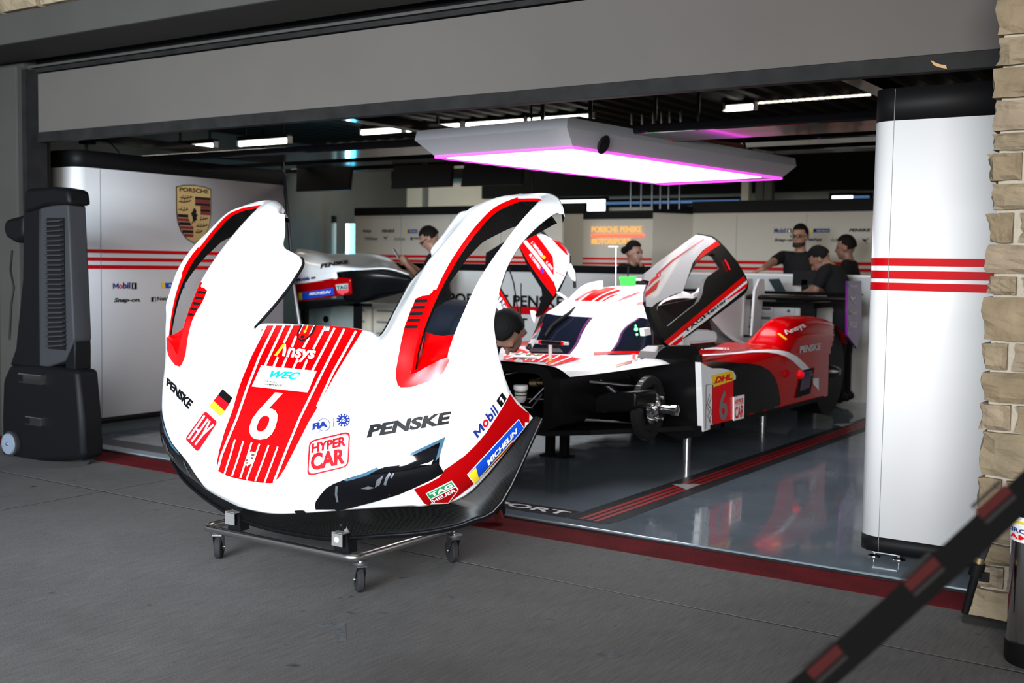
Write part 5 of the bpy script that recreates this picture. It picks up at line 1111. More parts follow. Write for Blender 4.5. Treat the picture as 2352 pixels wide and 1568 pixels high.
# ================================================================== things in the garage
# --- lit canopy hanging over the car: white housing, bright panel, magenta edge
MAG = mat('magenta_led_strip', (.9, .1, .9), .4, emit=(1.0, .03, .85), es=3.0)
LIT = mat('white_light_panel', (1, 1, 1), .4, emit=(1.0, .97, 1.0), es=8.5)
HOUS = mat('gloss_white_housing', (.30, .30, .31), .25, 0, .3)
ZCN = 1.985
c1, c2, c3, c4 = P(1000, 361, z=ZCN), P(1316, 339, z=ZCN), P(1795, 410, z=ZCN), P(1525, 422.5, z=ZCN)
xl, xr, yn, yf = (c1.x + c4.x) / 2, (c2.x + c3.x) / 2, c2.y, c3.y
CN = [Vector((c1.x, c1.y, ZCN)), Vector((c2.x, c2.y, ZCN)), Vector((c3.x, c3.y, ZCN)), Vector((c4.x, c4.y, ZCN))]
cc = sum(CN, Vector()) / 4
can_ = empty('light_canopy', (cc.x, cc.y, ZCN), 'large white overhead light canopy with glowing magenta edge above the car', 'lamp')
off_ = lambda f, dz, add=0: [cc + (p - cc) * f + (p - cc).normalized() * add + Vector((0, 0, dz)) for p in CN]
MB().loft([off_(.98, .0), off_(1.0, .004), off_(1.10, .10), off_(1.09, .16), off_(.9, .20)], cap=True).build('housing', HOUS, can_, 25)
MB().loft([off_(.975, -.004), off_(.92, -.004)]).build('lamp_border', mat('white_lamp_border', (.7, .7, .72), .4), can_)
def ringm(name, f0, f1, dz, m_): MB().loft([off_(f0, dz), off_(f1, dz)]).build(name, m_, can_)
inn_ = [p + Vector((.0, -.10, 0)) for p in off_(.90, -.006)]; mk('light_panel', inn_, [(0, 1, 2, 3)], LIT, can_)
for p, q in ((CN[0], CN[1]), (CN[1], CN[2]), (CN[2], CN[3]), (CN[3], CN[0])):
    MB().cyl(p + Vector((0, 0, .0)), q, .008, n=8).build('edge_light', MAG, can_)
for px, py, xx in ((1125, 334, None), (1383, 331, 1)):
    p = P(px, py, y=c2.y + .02 + (.35 if xx is None else 0)) if xx is None else P(px, py, x=c2.x + .06)
    ax = Vector((0, -1, -.4)) if xx is None else Vector((1, 0, -.4))
    o = MB().lathe(p, ax, [(0, .05), (.012, .06), (.018, .055), (.012, .03), (.02, .012)], 20).build('camera_lens', BLK, can_, 40)
q = [P(x, y, x=c2.x + .09) for x, y in ((1580, 349), (1634, 358), (1632, 366), (1576, 357))]; MB().prism(q, (.01, 0, 0)).build('vent_cover', HOUS, can_)
MB().tube([P(x, y, x=c2.x + .16) for x, y in ((1540, 318), (1620, 324), (1700, 334), (1730, 352), (1744, 375), (1736, 390), (1722, 384))], .016, 8).build('air_hose', mat('dull_red_hose', (.25, .02, .01), .5), can_, 60)
MB().tube([P(x, y, x=c2.x + .17) for x, y in ((1708, 318), (1712, 350), (1712, 372), (1728, 380))], .010, 8).build('air_hose', BLK_S, can_, 60)
for t in ((.35, .5), (.65, .5), (.35, -.5), (.65, -.5)): MB().cyl((cc.x + (t[0] - .5) * 1.2, cc.y + t[1] * 1.6, ZCN + .18), (cc.x + (t[0] - .5) * 1.2, cc.y + t[1] * 1.6, 2.62), .014, n=8).build('hanger_rod', DK_STEEL, can_)
# --- gantry of gloss black beams under the ceiling
def beam_px(label, y, pts, dep, m_=GLOSSB):
    """box beam along x; pts = pixel samples (x, top, bottom) at its front face"""
    px, t, b = pts; zt, zb = P(px, t, y=y).z, P(px, b, y=y).z
    o = tag(MB().box(-11.5, -0.75, y, y + dep, zb, zt, bev=.012).build('gantry_beam', m_), label, 'beam', 'overhead gantry'); return o
beam_px('gloss black overhead beam nearest the shutter', 6.3, (700, 334, 351), .5)
beam_px('gloss black overhead beam above the light canopy', 8.6, (700, 366, 378), .35)
beam_px('gloss black overhead beam carrying the hanging screens', 9.9, (700, 385, 396), .3)
for x in (-9.6, -6.2, -2.2):
    tag(MB().box(x - .06, x + .06, 6.3, 10.2, 2.42, 2.50).build('gantry_rail', GLOSSB), 'black gantry rail running into the garage at %s' % {-9.6: 'the left', -6.2: 'the middle', -2.2: 'the right'}[x], 'rail', 'overhead gantry')
# pale, red and cyan patches imitating gloss-panel reflections between the beams
fz0, fz1 = P(800, 377, y=10.1).z, P(800, 352, y=10.1).z
fa = empty('gantry_fascia', (-7.5, 10.6, fz0), 'pale printed fascia strip between two black gantry beams', 'fascia')
MB().box(P(592, 370, y=10.6).x, P(1010, 370, y=10.6).x, 10.6, 10.63, fz0 + .02, fz1 + .06).build('fascia_board', mat('warm_white_board', (.62, .58, .52), .4), fa)
for xx in (P(600, 370, y=10.6).x, P(1000, 370, y=10.6).x): MB().box(xx, xx + .03, 10.605, 10.625, fz1, 3.05).build('fascia_hanger', BLK_S, fa)
for px in (650, 700, 890, 930): q = P(px, 362, y=10.59); MB().box(q.x - .12, q.x + .12, 10.592, 10.6, q.z - .012, q.z + .012).build('fascia_print', STRIPE, fa)
q = P(805, 362, y=10.58); MB().box(q.x - .05, q.x + .05, 10.58, 10.6, q.z - .05, q.z + .06).build('fascia_light', CYW, fa)
q = P(755, 365, y=10.58); MB().box(q.x - .14, q.x + .14, 10.58, 10.6, q.z - .03, q.z + .04).build('fascia_light', CYANL, fa)
# --- fluorescent battens
def batten(x0, y0, x1, y1, lab):
    zz = 2.93 if x0 > 700 else 2.68; a, b = P(x0, y0, z=zz), P(x1, y1, z=zz); yy = (a.y + b.y) / 2
    t = empty('fluorescent_lamp', ((a.x + b.x) / 2, yy, zz), lab, 'lamp', 'ceiling battens')
    MB().box(a.x, b.x, yy - .04, yy + .04, zz + .03, zz + .08).build('lamp_body', BLK_S, t); MB().cyl((a.x, yy, zz), (b.x, yy, zz), .028, n=10).build('lamp_tube', LAMP, t, 40)
    for e in (a.x + .1, b.x - .1): MB().box(e - .01, e + .01, yy - .01, yy + .01, zz + .05, 3.05).build('lamp_hanger', BLK_S, t)
    for e in (a.x, b.x): MB().box(e - .015, e + .015, yy - .03, yy + .03, zz - .03, zz + .05).build('lamp_holder', WHITE_P, t)
for k, (s_, lab) in enumerate((((405, 341, 492, 334), 'short fluorescent ceiling lamp farthest left'), ((555, 331, 660, 322), 'fluorescent ceiling lamp second from the left'), ((830, 304, 927, 298), 'first lamp of the long bright row over the canopy'), ((932, 297, 1062, 289), 'second lamp of the long bright row over the canopy'), ((1070, 288, 1208, 279), 'third lamp of the long bright row over the canopy'), ((1213, 278, 1360, 268), 'last lamp of the long bright row over the canopy'), ((1668, 250, 1734, 245), 'fluorescent ceiling lamp left of the right panel top'))): batten(*s_, lab)
for k, (x0, y0, x1, y1) in enumerate(((826, 303, 1365, 268), (1668, 247, 2000, 222), (2060, 216, 2250, 206))):  # glowing dashes that imitate lamp reflections on the ceiling ribs
    zz = 2.985; n = int((x1 - x0) / 15)
    a0 = P(x0, y0 - 4, z=zz)
    t = empty('slot_light', (a0.x, a0.y, zz), ('row of small ceiling slots lit above the long lamp row', 'row of small lit ceiling slots left of the right panel', 'row of small lit ceiling slots beside the stone pillar')[k], 'lamp', 'lit ceiling slots')
    for j in range(n):
        a = P(x0 + (x1 - x0) * j / n, y0 + (y1 - y0) * j / n - 4, z=zz); MB().box(a.x, a.x + .05, a.y, a.y + .05, zz, zz + .015).build('slot', mat('slot_glow', (.8, .75, .65), .5, emit=(1, .92, .78), es=1.6) if j + k == 0 else bpy.data.materials['slot_glow'], t)
# --- hanging screens seen from behind
for k, (qd, lab) in enumerate((([(682, 385), (806, 377), (800, 436), (680, 440)], 'black hanging screen nearest the left panel'), ([(905, 381), (1037, 376), (1034, 428), (898, 433)], 'black hanging screen in the middle of the row'), ([(1066, 378), (1200, 374), (1196, 423), (1058, 428)], 'black hanging screen behind the left corner of the canopy'))):
    t = empty('hanging_screen', P(*qd[3], y=9.8), lab, 'screen', 'overhead screens')
    q = [P(*p, y=9.8) for p in qd]; MB().prism(q, (0, .05, 0)).build('screen_housing', BLK, t)
    m_ = (q[0] + q[1]) / 2; MB().box(m_.x - .03, m_.x + .03, 9.82, 9.86, m_.z, m_.z + .12).build('bracket', BLK_S, t)
# dark hall equipment over the middle: hanging rods
for px in (1448, 1472, 1497, 1516, 1535, 1560): tag(MB().cyl((P(px, 420, y=11.5).x, 11.5, 3.05), P(px, 480, y=11.5), .012, n=8).build('hanging_rod', DK_STEEL), 'thin steel rod hanging from the ceiling behind the light canopy, %s of six' % {1448: 'leftmost', 1472: 'second', 1497: 'third', 1516: 'fourth', 1535: 'fifth', 1560: 'rightmost'}[px], 'rod', 'rods behind the canopy')
for px in (1712, 1745, 1765): tag(MB().box(P(px, 400, y=13.6).x - .05, P(px, 400, y=13.6).x + .05, 13.6, 13.7, 1.9, 2.9).build('wall_duct', BEIGE if px == 1712 else DARKW), {1712: 'pale vertical duct on the rear wall under the canopy end', 1745: 'dark vertical duct beside the pale one', 1765: 'dark vertical duct farthest right on the rear wall'}[px], 'duct', 'rear wall ducts')
a, b = P(1216, 395, y=9.0), P(1222, 442, y=9.0); a.z = 3.05; tag(MB().cyl(a, b, .012, n=8).build('hanging_cable', BLK_S), 'dark cable hanging down behind the right fender tip', 'cable')
# --- middle counter with large lettering
YC = 9.9
cx0, cx1, cz = P(868, 612, y=YC).x, P(1482, 620, y=YC).x, P(1200, 624, y=YC).z
ct = empty('counter', ((cx0 + cx1) / 2, YC, .016), 'long white counter with a black top and large black lettering', 'counter')
MB().box(cx0, cx1, YC, YC + .40, .016, cz).build('counter_body', mat('grey_white_laminate', (.52, .52, .50), .45), ct); MB().box(cx0 - .02, cx1 + .02, YC - .02, YC + .42, cz, cz + .075, bev=.005).build('counter_top', BLK_S, ct)
def ct_(s, x0, yb, x1, yt):
    a = P(x0, yb, y=YC - .003); wall_text('lettering', s, a, (1, 0, 0), UZ, P(x0, yt, y=YC).z - a.z, INK, ct, width=P(x1, yb, y=YC).x - a.x, bold=.03)
ct_('PORSCHE PENSKE', 1030, 698, 1295, 672); ct_('MOTORSPORT', 1030, 743, 1212, 722)
a, b = P(1030, 714, y=YC), P(1295, 707, y=YC); MB().box(a.x, b.x, YC - .004, YC, a.z, b.z).build('red_line', STRIPE, ct)
# --- right counter and workbench
YR = 11.05
a, b, zt = P(1510, 630, y=YR).x, -2.2, P(1750, 628, y=YR).z
c2_ = empty('counter', ((a + b) / 2, YR, .016), 'plain white counter in front of the bearded man with glasses', 'counter')
MB().box(a, b, YR, YR + .45, .016, zt - .02).build('counter_body', bpy.data.materials['grey_white_laminate'], c2_); MB().box(a - .01, b, YR - .02, YR + .47, zt - .02, zt).build('counter_top', PANEL, c2_)
YW = 10.35
wx0, wx1, wx2, wz = P(1700, 700, y=YW).x, P(1838, 700, y=YW).x, P(1960, 700, y=YW).x, P(1790, 693, y=YW).z
wbn = empty('workbench', ((wx0 + wx2) / 2, YW, .016), 'white drawer workbench with a black top behind the rear wing', 'workbench')
LGREY = mat('light_grey_cabinet', (.48, .50, .50), .4)
MB().box(wx0 - .72, wx1, YW, YW + .55, .05, wz - .05).build('cabinet', LGREY, wbn); MB().box(wx0 - .72, P(1872, 690, y=YW).x, YW - .03, YW + .58, wz - .05, wz).build('bench_top', BLK_S, wbn)
MB().box(wx1 - .03, P(1872, 690, y=YW).x, YW + .02, YW + .06, .05, wz - .05).build('bench_leg', BLK_S, wbn)
for k in range(8):
    z0, z1 = P(1740, 719 + 21.5 * k, y=YW).z, P(1740, 702 + 21.5 * k, y=YW).z
    if z0 < .06: break
    x0, x1 = P(1703, 700, y=YW).x, P(1777, 700, y=YW).x
    o = MB().box(x0 - .28, x1, YW - .02, YW, z0, z1, bev=.004).build('drawer', LGREY, wbn); MB().box(x0 - .26, x1 - .02, YW - .028, YW - .018, z1 - .035, z1 - .012).build('drawer_handle', DK_STEEL, o)
a, b = P(1796, 760, y=YW), P(1826, 706, y=YW); o = MB().box(a.x, b.x, YW - .015, YW, a.z, b.z, bev=.004).build('cabinet_door', LGREY, wbn); q = P(1811, 714, y=YW - .02); MB().lathe((q.x, YW - .015, q.z), (0, -1, 0), [(0, .016), (.008, .014), (.009, .004)], 14).build('lock', DK_STEEL, o, 40)
# laptop and monitor on the bench
lp0 = [P(*p, y=YW + .25) for p in ((1765, 642), (1789, 641), (1806, 674), (1784, 675))]
lt = empty('laptop', (lp0[3].x, YW + .25, wz), 'open laptop on the white workbench', 'laptop')
MB().prism(lp0, (0, .012, .006)).build('laptop_screen', mat('dark_slate_screen', (.03, .045, .05), .15), lt); MB().box(lp0[2].x - .06, lp0[2].x + .22, YW + .14, YW + .40, wz, wz + .018, bev=.003).build('laptop_base', BLK_S, lt)
mq_ = [P(*p, y=YW + .5) for p in ((1822, 622), (1876, 622), (1875, 652), (1820, 656))]
mo = empty('monitor', (mq_[3].x, YW + .5, wz), 'black monitor seen from behind, between the laptop and the bending man', 'monitor'); MB().prism(mq_, (0, .04, 0)).build('monitor_housing', BLK, mo)
m_ = (mq_[2] + mq_[3]) / 2; MB().box(m_.x - .03, m_.x + .03, YW + .5, YW + .53, wz, m_.z + .05).build('monitor_stand', BLK_S, mo); MB().box(m_.x - .12, m_.x + .12, YW + .42, YW + .57, wz, wz + .015).build('monitor_foot', BLK_S, mo)
# --- tool cabinets on the left behind the hood
YL = 9.3
def cabinet(x0, x1, ytop, label, side=None):
    a, b, t_ = P(x0, 700, y=YL).x, P(x1, 700, y=YL).x, P((x0 + x1) / 2, ytop, y=YL).z
    t = empty('tool_cabinet', ((a + b) / 2, YL, .016), label, 'cabinet', 'tool cabinets')
    MB().box(a, b, YL, YL + .5, .06, t_, bev=.006).build('cabinet', BEIGE, t); MB().box(a - .01, b + .01, YL - .02, YL + .52, t_, t_ + .03).build('cabinet_top', LGREY, t)
    for k in range(5):
        z1 = t_ - .02 - k * .12; o = MB().box(a + .06, b - .06, YL - .02, YL, z1 - .105, z1, bev=.004).build('drawer', BEIGE, t); MB().box(a + .07, b - .07, YL - .03, YL - .015, z1 - .028, z1 - .008).build('drawer_handle', GREY_P, o)
    for e in (a + .05, b - .05):
        for yy in (YL + .06, YL + .44): MB().lathe((e - .015, yy, .046), (1, 0, 0), [(0, .01), (0, .03), (.03, .03), (.03, .01)], 14).build('castor_wheel', RUBBER, t)
cabinet(762, 852, 703, 'beige drawer cabinet just right of the tow hook'); cabinet(858, 936, 706, 'beige drawer cabinet partly behind the right fender')
a = P(742, 735, y=8.8); bn = empty('waste_bin', (a.x, 8.8, .016), 'pale cyan bin with an oval opening beside the drawer cabinet', 'bin')
MB().box(P(706, 740, y=8.8).x, P(762, 740, y=8.8).x, 8.8, 9.15, .016, P(740, 702, y=8.8).z, bev=.02).build('bin_body', mat('pale_cyan_plastic', (.42, .55, .55), .4), bn)
q = P(748, 733, y=8.79); MB().lathe((q.x, 8.785, q.z), (0, 1, 0), [(0, .035), (.02, .035)], 18).build('bin_opening', BLK, bn)
st_ = empty('stand_pole', P(690, 760, y=7.6), 'thin slanted grey pole beside the left white panel', 'pole')
MB().tube([P(647, 360, y=7.6), P(660, 480, y=7.6), P(668, 576, y=7.6)], .016, 10).build('pole', DK_STEEL, st_, 60)
MB().tube([P(674, 655, y=7.6), P(688, 745, y=7.6), P(700, 860, y=7.6)], .016, 10).build('pole', mat('grey_metal', (.35, .36, .38), .4, .6), st_, 60); MB().tube([P(668, 576, y=7.6), P(674, 655, y=7.6)], .016, 10).build('pole', DK_STEEL, st_, 60)
fl_ = st_.location; q = P(700, 860, y=7.6); MB().tube([q, (q.x + .06, 7.6, .02)], .016, 10).build('pole', DK_STEEL, st_, 60); MB().box(q.x - .06, q.x + .2, 7.5, 7.72, .016, .035).build('pole_foot', DK_STEEL, st_); st_.location.z = .016; 
for ch in st_.children: ch.matrix_parent_inverse = Matrix.Translation(-Vector(st_.location))
# --- second nose section lying level on a stand at the left
YS = 7.9
sp = empty('spare_bodywork', (P(800, 700, y=YS).x, YS, .016), 'spare white nose section with a dark red side lying level on a stand', 'car bodywork')
s3 = lambda px, py, dy=0: P(px, py, y=YS + dy)
def spline_rows(rows, name, m_, s=5):
    A = np.array([[tuple(s3(*q)) for q in r] for r in rows]); B = interp(np.swapaxes(interp(np.swapaxes(A, 0, 1), s), 0, 1), s); n, m = B.shape[:2]
    o = mk(name, [Vector(p) for p in B.reshape(-1, 3)], [(r * m + c, r * m + c + 1, (r + 1) * m + c + 1, (r + 1) * m + c) for r in range(n - 1) for c in range(m - 1)], m_, sp, True)
    sd = o.modifiers.new('thickness', 'SOLIDIFY'); sd.thickness = .01; return o
# rows go from the rear (left) to the nose (right); columns from the sill up over the fender to the far side
top = spline_rows([[(674, 640, -.05), (676, 600, -.02), (682, 574, .25), (690, 580, .8), (700, 586, 1.0)],
             [(720, 634, -.10), (724, 606, -.05), (726, 580, .25), (734, 584, .8), (740, 590, 1.0)],
             [(772, 625, -.12), (776, 612, -.10), (770, 598, .15), (785, 586, .7), (800, 584, 1.0)],
             [(830, 620, -.10), (826, 616, -.05), (820, 608, .20), (835, 590, .8), (850, 584, 1.0)],
             [(890, 618, -.02), (885, 617, .05), (880, 614, .25), (885, 604, .8), (890, 592, 1.0)],
             [(940, 632, .15), (935, 628, .2), (925, 622, .35), (915, 614, .8), (905, 604, 1.0)]], 'spare_shell', W_PAINT)
sd_ = spline_rows([[(674, 652, -.05), (680, 695, -.02)], [(722, 646, -.11), (728, 686, -.08)], [(774, 638, -.13), (776, 680, -.10)], [(806, 640, -.12), (808, 675, -.09)]], 'red_side_band', DRED)
spline_rows([[(673, 639, -.05), (674, 653, -.05)], [(721, 633, -.11), (722, 647, -.11)], [(772, 624, -.13), (774, 640, -.13)]], 'spare_sill', W_PAINT)
spline_rows([[(772, 622, -.10), (780, 642, -.09), (790, 690, -.02)], [(830, 621, -.10), (832, 640, -.10), (830, 690, -.05)], [(885, 620, .0), (890, 640, .0), (880, 676, .05)], [(940, 634, .15), (946, 645, .15), (935, 668, .15)]], 'spare_lamp_recess', BLK_PAINT)
spline_rows([[(680, 693, .0), (686, 712, .05)], [(740, 690, -.04), (745, 706, .05)], [(830, 684, .0), (835, 694, .05)], [(945, 652, .15), (940, 668, .2)]], 'spare_splitter', BLK)
spline_rows([[(686, 712, .05), (700, 690, 1.2)], [(745, 706, .05), (760, 688, 1.2)], [(835, 694, .05), (840, 680, 1.2)], [(940, 668, .2), (920, 664, 1.2)]], 'spare_floor', BLK)
sb = bvh_of(top, sd_)
ZS = lambda L: [(640 + x / 7.128, 560 + y / 7.128) for x, y in L]
dtext('lettering', 'PENSKE', ZS([(708, 412), (1130, 350), (1130, 290), (715, 348)]), sb, INK, sp, bold=.05, off=.012)
sbq = [v.co for v in bpy.data.objects['spare_sill'].data.vertices]; s2 = bvh_of(bpy.data.objects['spare_sill'], sd_)
dtext('lettering', 'Mobil', ZS([(312, 620), (520, 590), (528, 510), (315, 560)]), s2, NAVY, sp, bold=.03, off=.012); dpoly('lettering', ZS([(555, 575), (620, 565), (620, 500), (555, 510)]), s2, INK, sp, step=4, off=.012)
dpoly('tyre_label', ZS([(350, 800), (920, 712), (930, 820), (360, 915)]), s2, BLUE, sp, step=6, off=.010); dpoly('tyre_label', ZS([(350, 800), (405, 790), (415, 905), (360, 915)]), s2, YEL, sp, step=6, off=.013)
dtext('lettering', 'MICHELIN', ZS([(525, 835), (865, 800), (880, 755), (540, 790)]), s2, WHITE_P, sp, bold=.04, shear=.1, off=.014)
dpoly('watch_label', ZS([(945, 655), (1160, 635), (1165, 770), (1090, 840), (985, 800)]), s2, PINK, sp, step=5, off=.010); dpoly('watch_label', ZS([(955, 665), (1150, 645), (1150, 735), (975, 750)]), s2, mat('pale_green_print', (.35, .55, .5), .4), sp, step=5, off=.013); dtext('lettering', 'TAG', ZS([(985, 745), (1145, 725), (1145, 660), (975, 680)]), s2, INK, sp, bold=.03, off=.016)
for q in ([(1770, 455), (1830, 450), (1830, 500), (1775, 505)], [(1985, 480), (2150, 470), (2150, 520), (1990, 530)]): dpoly('body_slot', ZS(q), sb, BLK, sp, step=5, off=.012)
for px in (822, 700):
    q = s3(px, 696, .3); MB().box(q.x - .03, q.x + .03, YS + .27, YS + .33, .03, q.z).build('stand_post', BLK_S, sp)
    MB().box(q.x - .25, q.x + .25, YS + .1, YS + .5, .016, .04).build('stand_foot', BLK_S, sp)
q0, q1 = s3(690, 702, .3), s3(850, 697, .3); MB().box(q0.x, q1.x, YS + .27, YS + .33, q1.z - .03, q1.z).build('stand_rail', BLK_S, sp)
# ================================================================== air cooler at the left jamb
AC = empty('air_cooler', (-6.62, 4.62, 0), 'tall black portable air cooler with a grey louvred front at the left jamb', 'air cooler')
YK = 4.32
k3 = lambda px, py, dy=0: P(px, py, y=YK + dy)
def outline_prism(name, pts, dy0, dep, m_, bev=.015, parent=AC):
    o = MB().prism([k3(px, py, dy0) for px, py in pts], (0, dep, 0)).build(name, m_, parent)
    if bev: b_ = o.modifiers.new('round', 'BEVEL'); b_.width = bev; b_.segments = 2; b_.limit_method = 'ANGLE'
    autosmooth(o, 40); return o
outline_prism('lower_tank', [(5, 872), (20, 838), (86, 838), (176, 850), (186, 960), (190, 1040), (186, 1057), (70, 1062), (4, 1058), (2, 960)], 0, .16, BLK_S, .03)
outline_prism('cooler_body', [(34, 800), (50, 640), (52, 490), (58, 470), (92, 470), (92, 850), (20, 840)], .02, .13, BLK_S, .02)
outline_prism('front_frame', [(92, 475), (142, 468), (156, 470), (170, 780), (148, 830), (90, 850)], .02, .13, mat('grey_cooler_plastic', (.030, .031, .034), .5, spec=.1), .012)
outline_prism('cooler_side', [(142, 470), (158, 470), (172, 800), (172, 850), (150, 850), (148, 820), (152, 780)], .03, .12, BLK_S, .01)
outline_prism('top_cover', [(52, 490), (54, 442), (62, 432), (120, 428), (154, 434), (160, 470), (110, 472)], .0, .16, BLK_S, .03)
outline_prism('control_bulge', [(4, 520), (12, 503), (40, 496), (54, 490), (54, 545), (36, 560), (10, 545)], .04, .1, BLK_S, .03)
MB().box(k3(103, 500).x, k3(142, 500).x, YK + .012, YK + .03, k3(120, 802).z, k3(120, 500).z).build('grille_recess', BLK, AC)
for k in range(27):
    y = 503 + k * 11; a, b = k3(103 + k * .1, y + 6, .0), k3(141 + k * .25, y + 3 + 3 * math.sin(k * .12), .0)
    MB().prism([(a.x, YK + .012, a.z), (b.x, YK + .012, b.z), (b.x, YK - .012, b.z - .006), (a.x, YK - .012, a.z - .006)], (0, .0, .008)).build('louvre', bpy.data.materials['grey_cooler_plastic'], AC)
for k in range(24):
    y = 490 + k * 12; a = k3(160 + k * .35, y, .08); MB().box(a.x - .004, a.x + .012, YK + .04, YK + .14, a.z - .012, a.z + .006).build('side_rib', BLK_S, AC)
for px0, py0, px1, py1 in ((44, 862, 98, 878), (60, 960, 96, 974)):
    a, b = k3(px0, py1, -.012), k3(px1, py0, -.012); o = MB().box(a.x, b.x, YK - .02, YK + .004, a.z, b.z, bev=.004).build('latch', CHROME, AC); MB().box(a.x + .01, a.x + .05, YK - .025, YK - .018, a.z + .01, b.z - .01).build('latch_clip', BLK_S, o)
wc = k3(35, 1030, .02); wc.z = .082
MB().lathe(wc + Vector((0, -.05, 0)), (0, 1, 0), [(0, .015), (.0, .062), (.006, .07), (.01, .082), (.05, .082), (.055, .07)], 32).build('wheel', RUBBER, AC, 30)
MB().lathe(wc + Vector((0, -.056, 0)), (0, 1, 0), [(0, .01), (.0, .066), (.01, .070)], 32).build('wheel_disc', mat('blue_grey_wheel', (.16, .20, .25), .4), AC, 30); MB().lathe(wc + Vector((0, -.066, 0)), (0, 1, 0), [(0, .006), (.01, .012)], 12).build('wheel_bolt', ZINC, AC, 40)
MB().lathe((k3(165, 1040).x, YK + .10, .04), (0, 1, 0), [(0, .02), (0, .04), (.03, .04), (.03, .02)], 16).build('wheel', RUBBER, AC, 40)
MB().tube([k3(28, 575, .2), k3(24, 620, .18), k3(32, 660, .15), k3(26, 700, .15), k3(22, 780, .12)], .007, 8).build('power_cord', BLK, AC, 60)
# ================================================================== foreground right: sprayer tank, belt barrier
tc_ = P(2372, 1475, y=4.02); tx, ty = -0.585, 4.10
tx = P(2319, 1300, y=4.1).x + .105
tk = empty('sprayer_tank', (tx, ty, 0), 'polished steel sprayer tank with a white label and black hose', 'tank')
zt_ = P(2330, 1160, y=4.1).z
MB().lathe((tx, ty, 0), (0, 0, 1), [(0, .06), (0, .106), (.01, .110), (.075, .110), (.08, .105)], 32).build('tank_base', BLK_S, tk, 40)
MB().lathe((tx, ty, .07), (0, 0, 1), [(0, .09), (0, .105), (zt_ - .13, .105), (zt_ - .10, .100), (zt_ - .08, .085), (zt_ - .065, .05), (zt_ - .06, .02), (zt_ - .03, .02)], 36).build('tank_body', CHROME, tk, 40)
za, zb2 = P(2325, 1245, y=4.0).z, P(2325, 1187, y=4.0).z
lab = []
for zz in (za, zb2): lab.append([Vector((tx + .1065 * math.cos(t), ty + .1065 * math.sin(t), zz)) for t in np.linspace(math.pi * 1.03, math.pi * 2.25, 30)])
MB().loft(lab, closed=False).build('tank_label', WHITE_P, tk, 60)
def ctext(s, z0, z1, t0, t1, m_):
    V, F, asp = text2d(s, .03); mk('lettering', [Vector((tx + .1085 * math.cos(t0 + (t1 - t0) * v[0]), ty + .1085 * math.sin(t0 + (t1 - t0) * v[0]), z0 + (z1 - z0) * v[1])) for v in V], F, m_, tk)
h_ = zb2 - za
ctext('CIRCUIT OF THE', za + h_ * .36, za + h_ * .54, math.pi * 1.07, math.pi * 2.12, NAVY); ctext('AMERICAS', za + h_ * .10, za + h_ * .30, math.pi * 1.13, math.pi * 2.1, RED_P)
MB().loft([[Vector((tx + .1085 * math.cos(t), ty + .1085 * math.sin(t), za + h_ * (.62 + .1 * k + .12 * math.sin((t - 3.6) * 3)))) for t in np.linspace(3.7, 4.5, 8)] for k in (0, 1)], closed=False).build('label_swoosh', YEL, tk)
MB().cyl((tx, ty, zt_), (tx, ty, zt_ + .05), .03, n=14).build('tank_valve', DK_STEEL, tk, 40)
hp = [P(*q, y=4.04) for q in ((2400, 1128), (2352, 1122), (2325, 1131), (2300, 1160), (2280, 1210), (2262, 1260), (2250, 1290))]
hs_ = MB().tube([Vector((tx, ty, zt_ + .04))] + hp, .014, 12).build('hose', RUBBER, tk, 60)
n0, n1 = P(2248, 1292, y=4.04), P(2216, 1408, y=4.04)
MB().cyl(P(2252, 1280, y=4.04), P(2248, 1293, y=4.04), .016, n=14).build('brass_nut', mat('aged_brass', (.45, .36, .18), .4, 1), tk, 40); MB().cyl(n0, n0.lerp(n1, .25), .024, n=14).build('spray_handle', BLK_S, tk, 40); MB().cyl(n0.lerp(n1, .2), n1, .015, .012, n=12).build('spray_lance', BLK_S, tk, 40); MB().box(n0.x - .01, n0.x + .035, 4.03, 4.05, n0.z - .06, n0.z - .03).build('trigger', BLK_S, tk)
# belt barrier between two low posts
dd_ = 1.72
def at_depth(px, py, d): r = ray(px, py); c = d / FPX; return Vector((r[0] * c, r[1] * c, H + r[2] * c))
bar = empty('belt_barrier', (-.3, 1.7, 0), 'black webbing barrier belt with small red labels across the lower right corner', 'barrier')
ends = [(1600, 1752, 1840, 1752 + 0), (2560, 905)]
def edge(t): # centre of the belt in the view, as a straight sloping strap
    return (1640 + (2600 - 1640) * t, 1766 + (898 - 1766) * t)
Lw = []; Up = []
for t in np.linspace(0, 1, 24):
    x, y = edge(t); sag = 12 * math.sin(math.pi * t); c_ = at_depth(x, y + sag, dd_); Lw.append(c_)
dirv = (Lw[-1] - Lw[0]).normalized(); view = Vector((R[0][2], R[1][2], R[2][2])); nrm = dirv.cross(view).normalized()
hw_ = .0245
strap = MB().loft([[p + nrm * hw_ for p in Lw], [p - nrm * hw_ for p in Lw]], closed=False).build('belt', mat('black_webbing', (.003, .003, .003), .9, spec=.05), bar); sd = strap.modifiers.new('thickness', 'SOLIDIFY'); sd.thickness = .002; sd.offset = 0
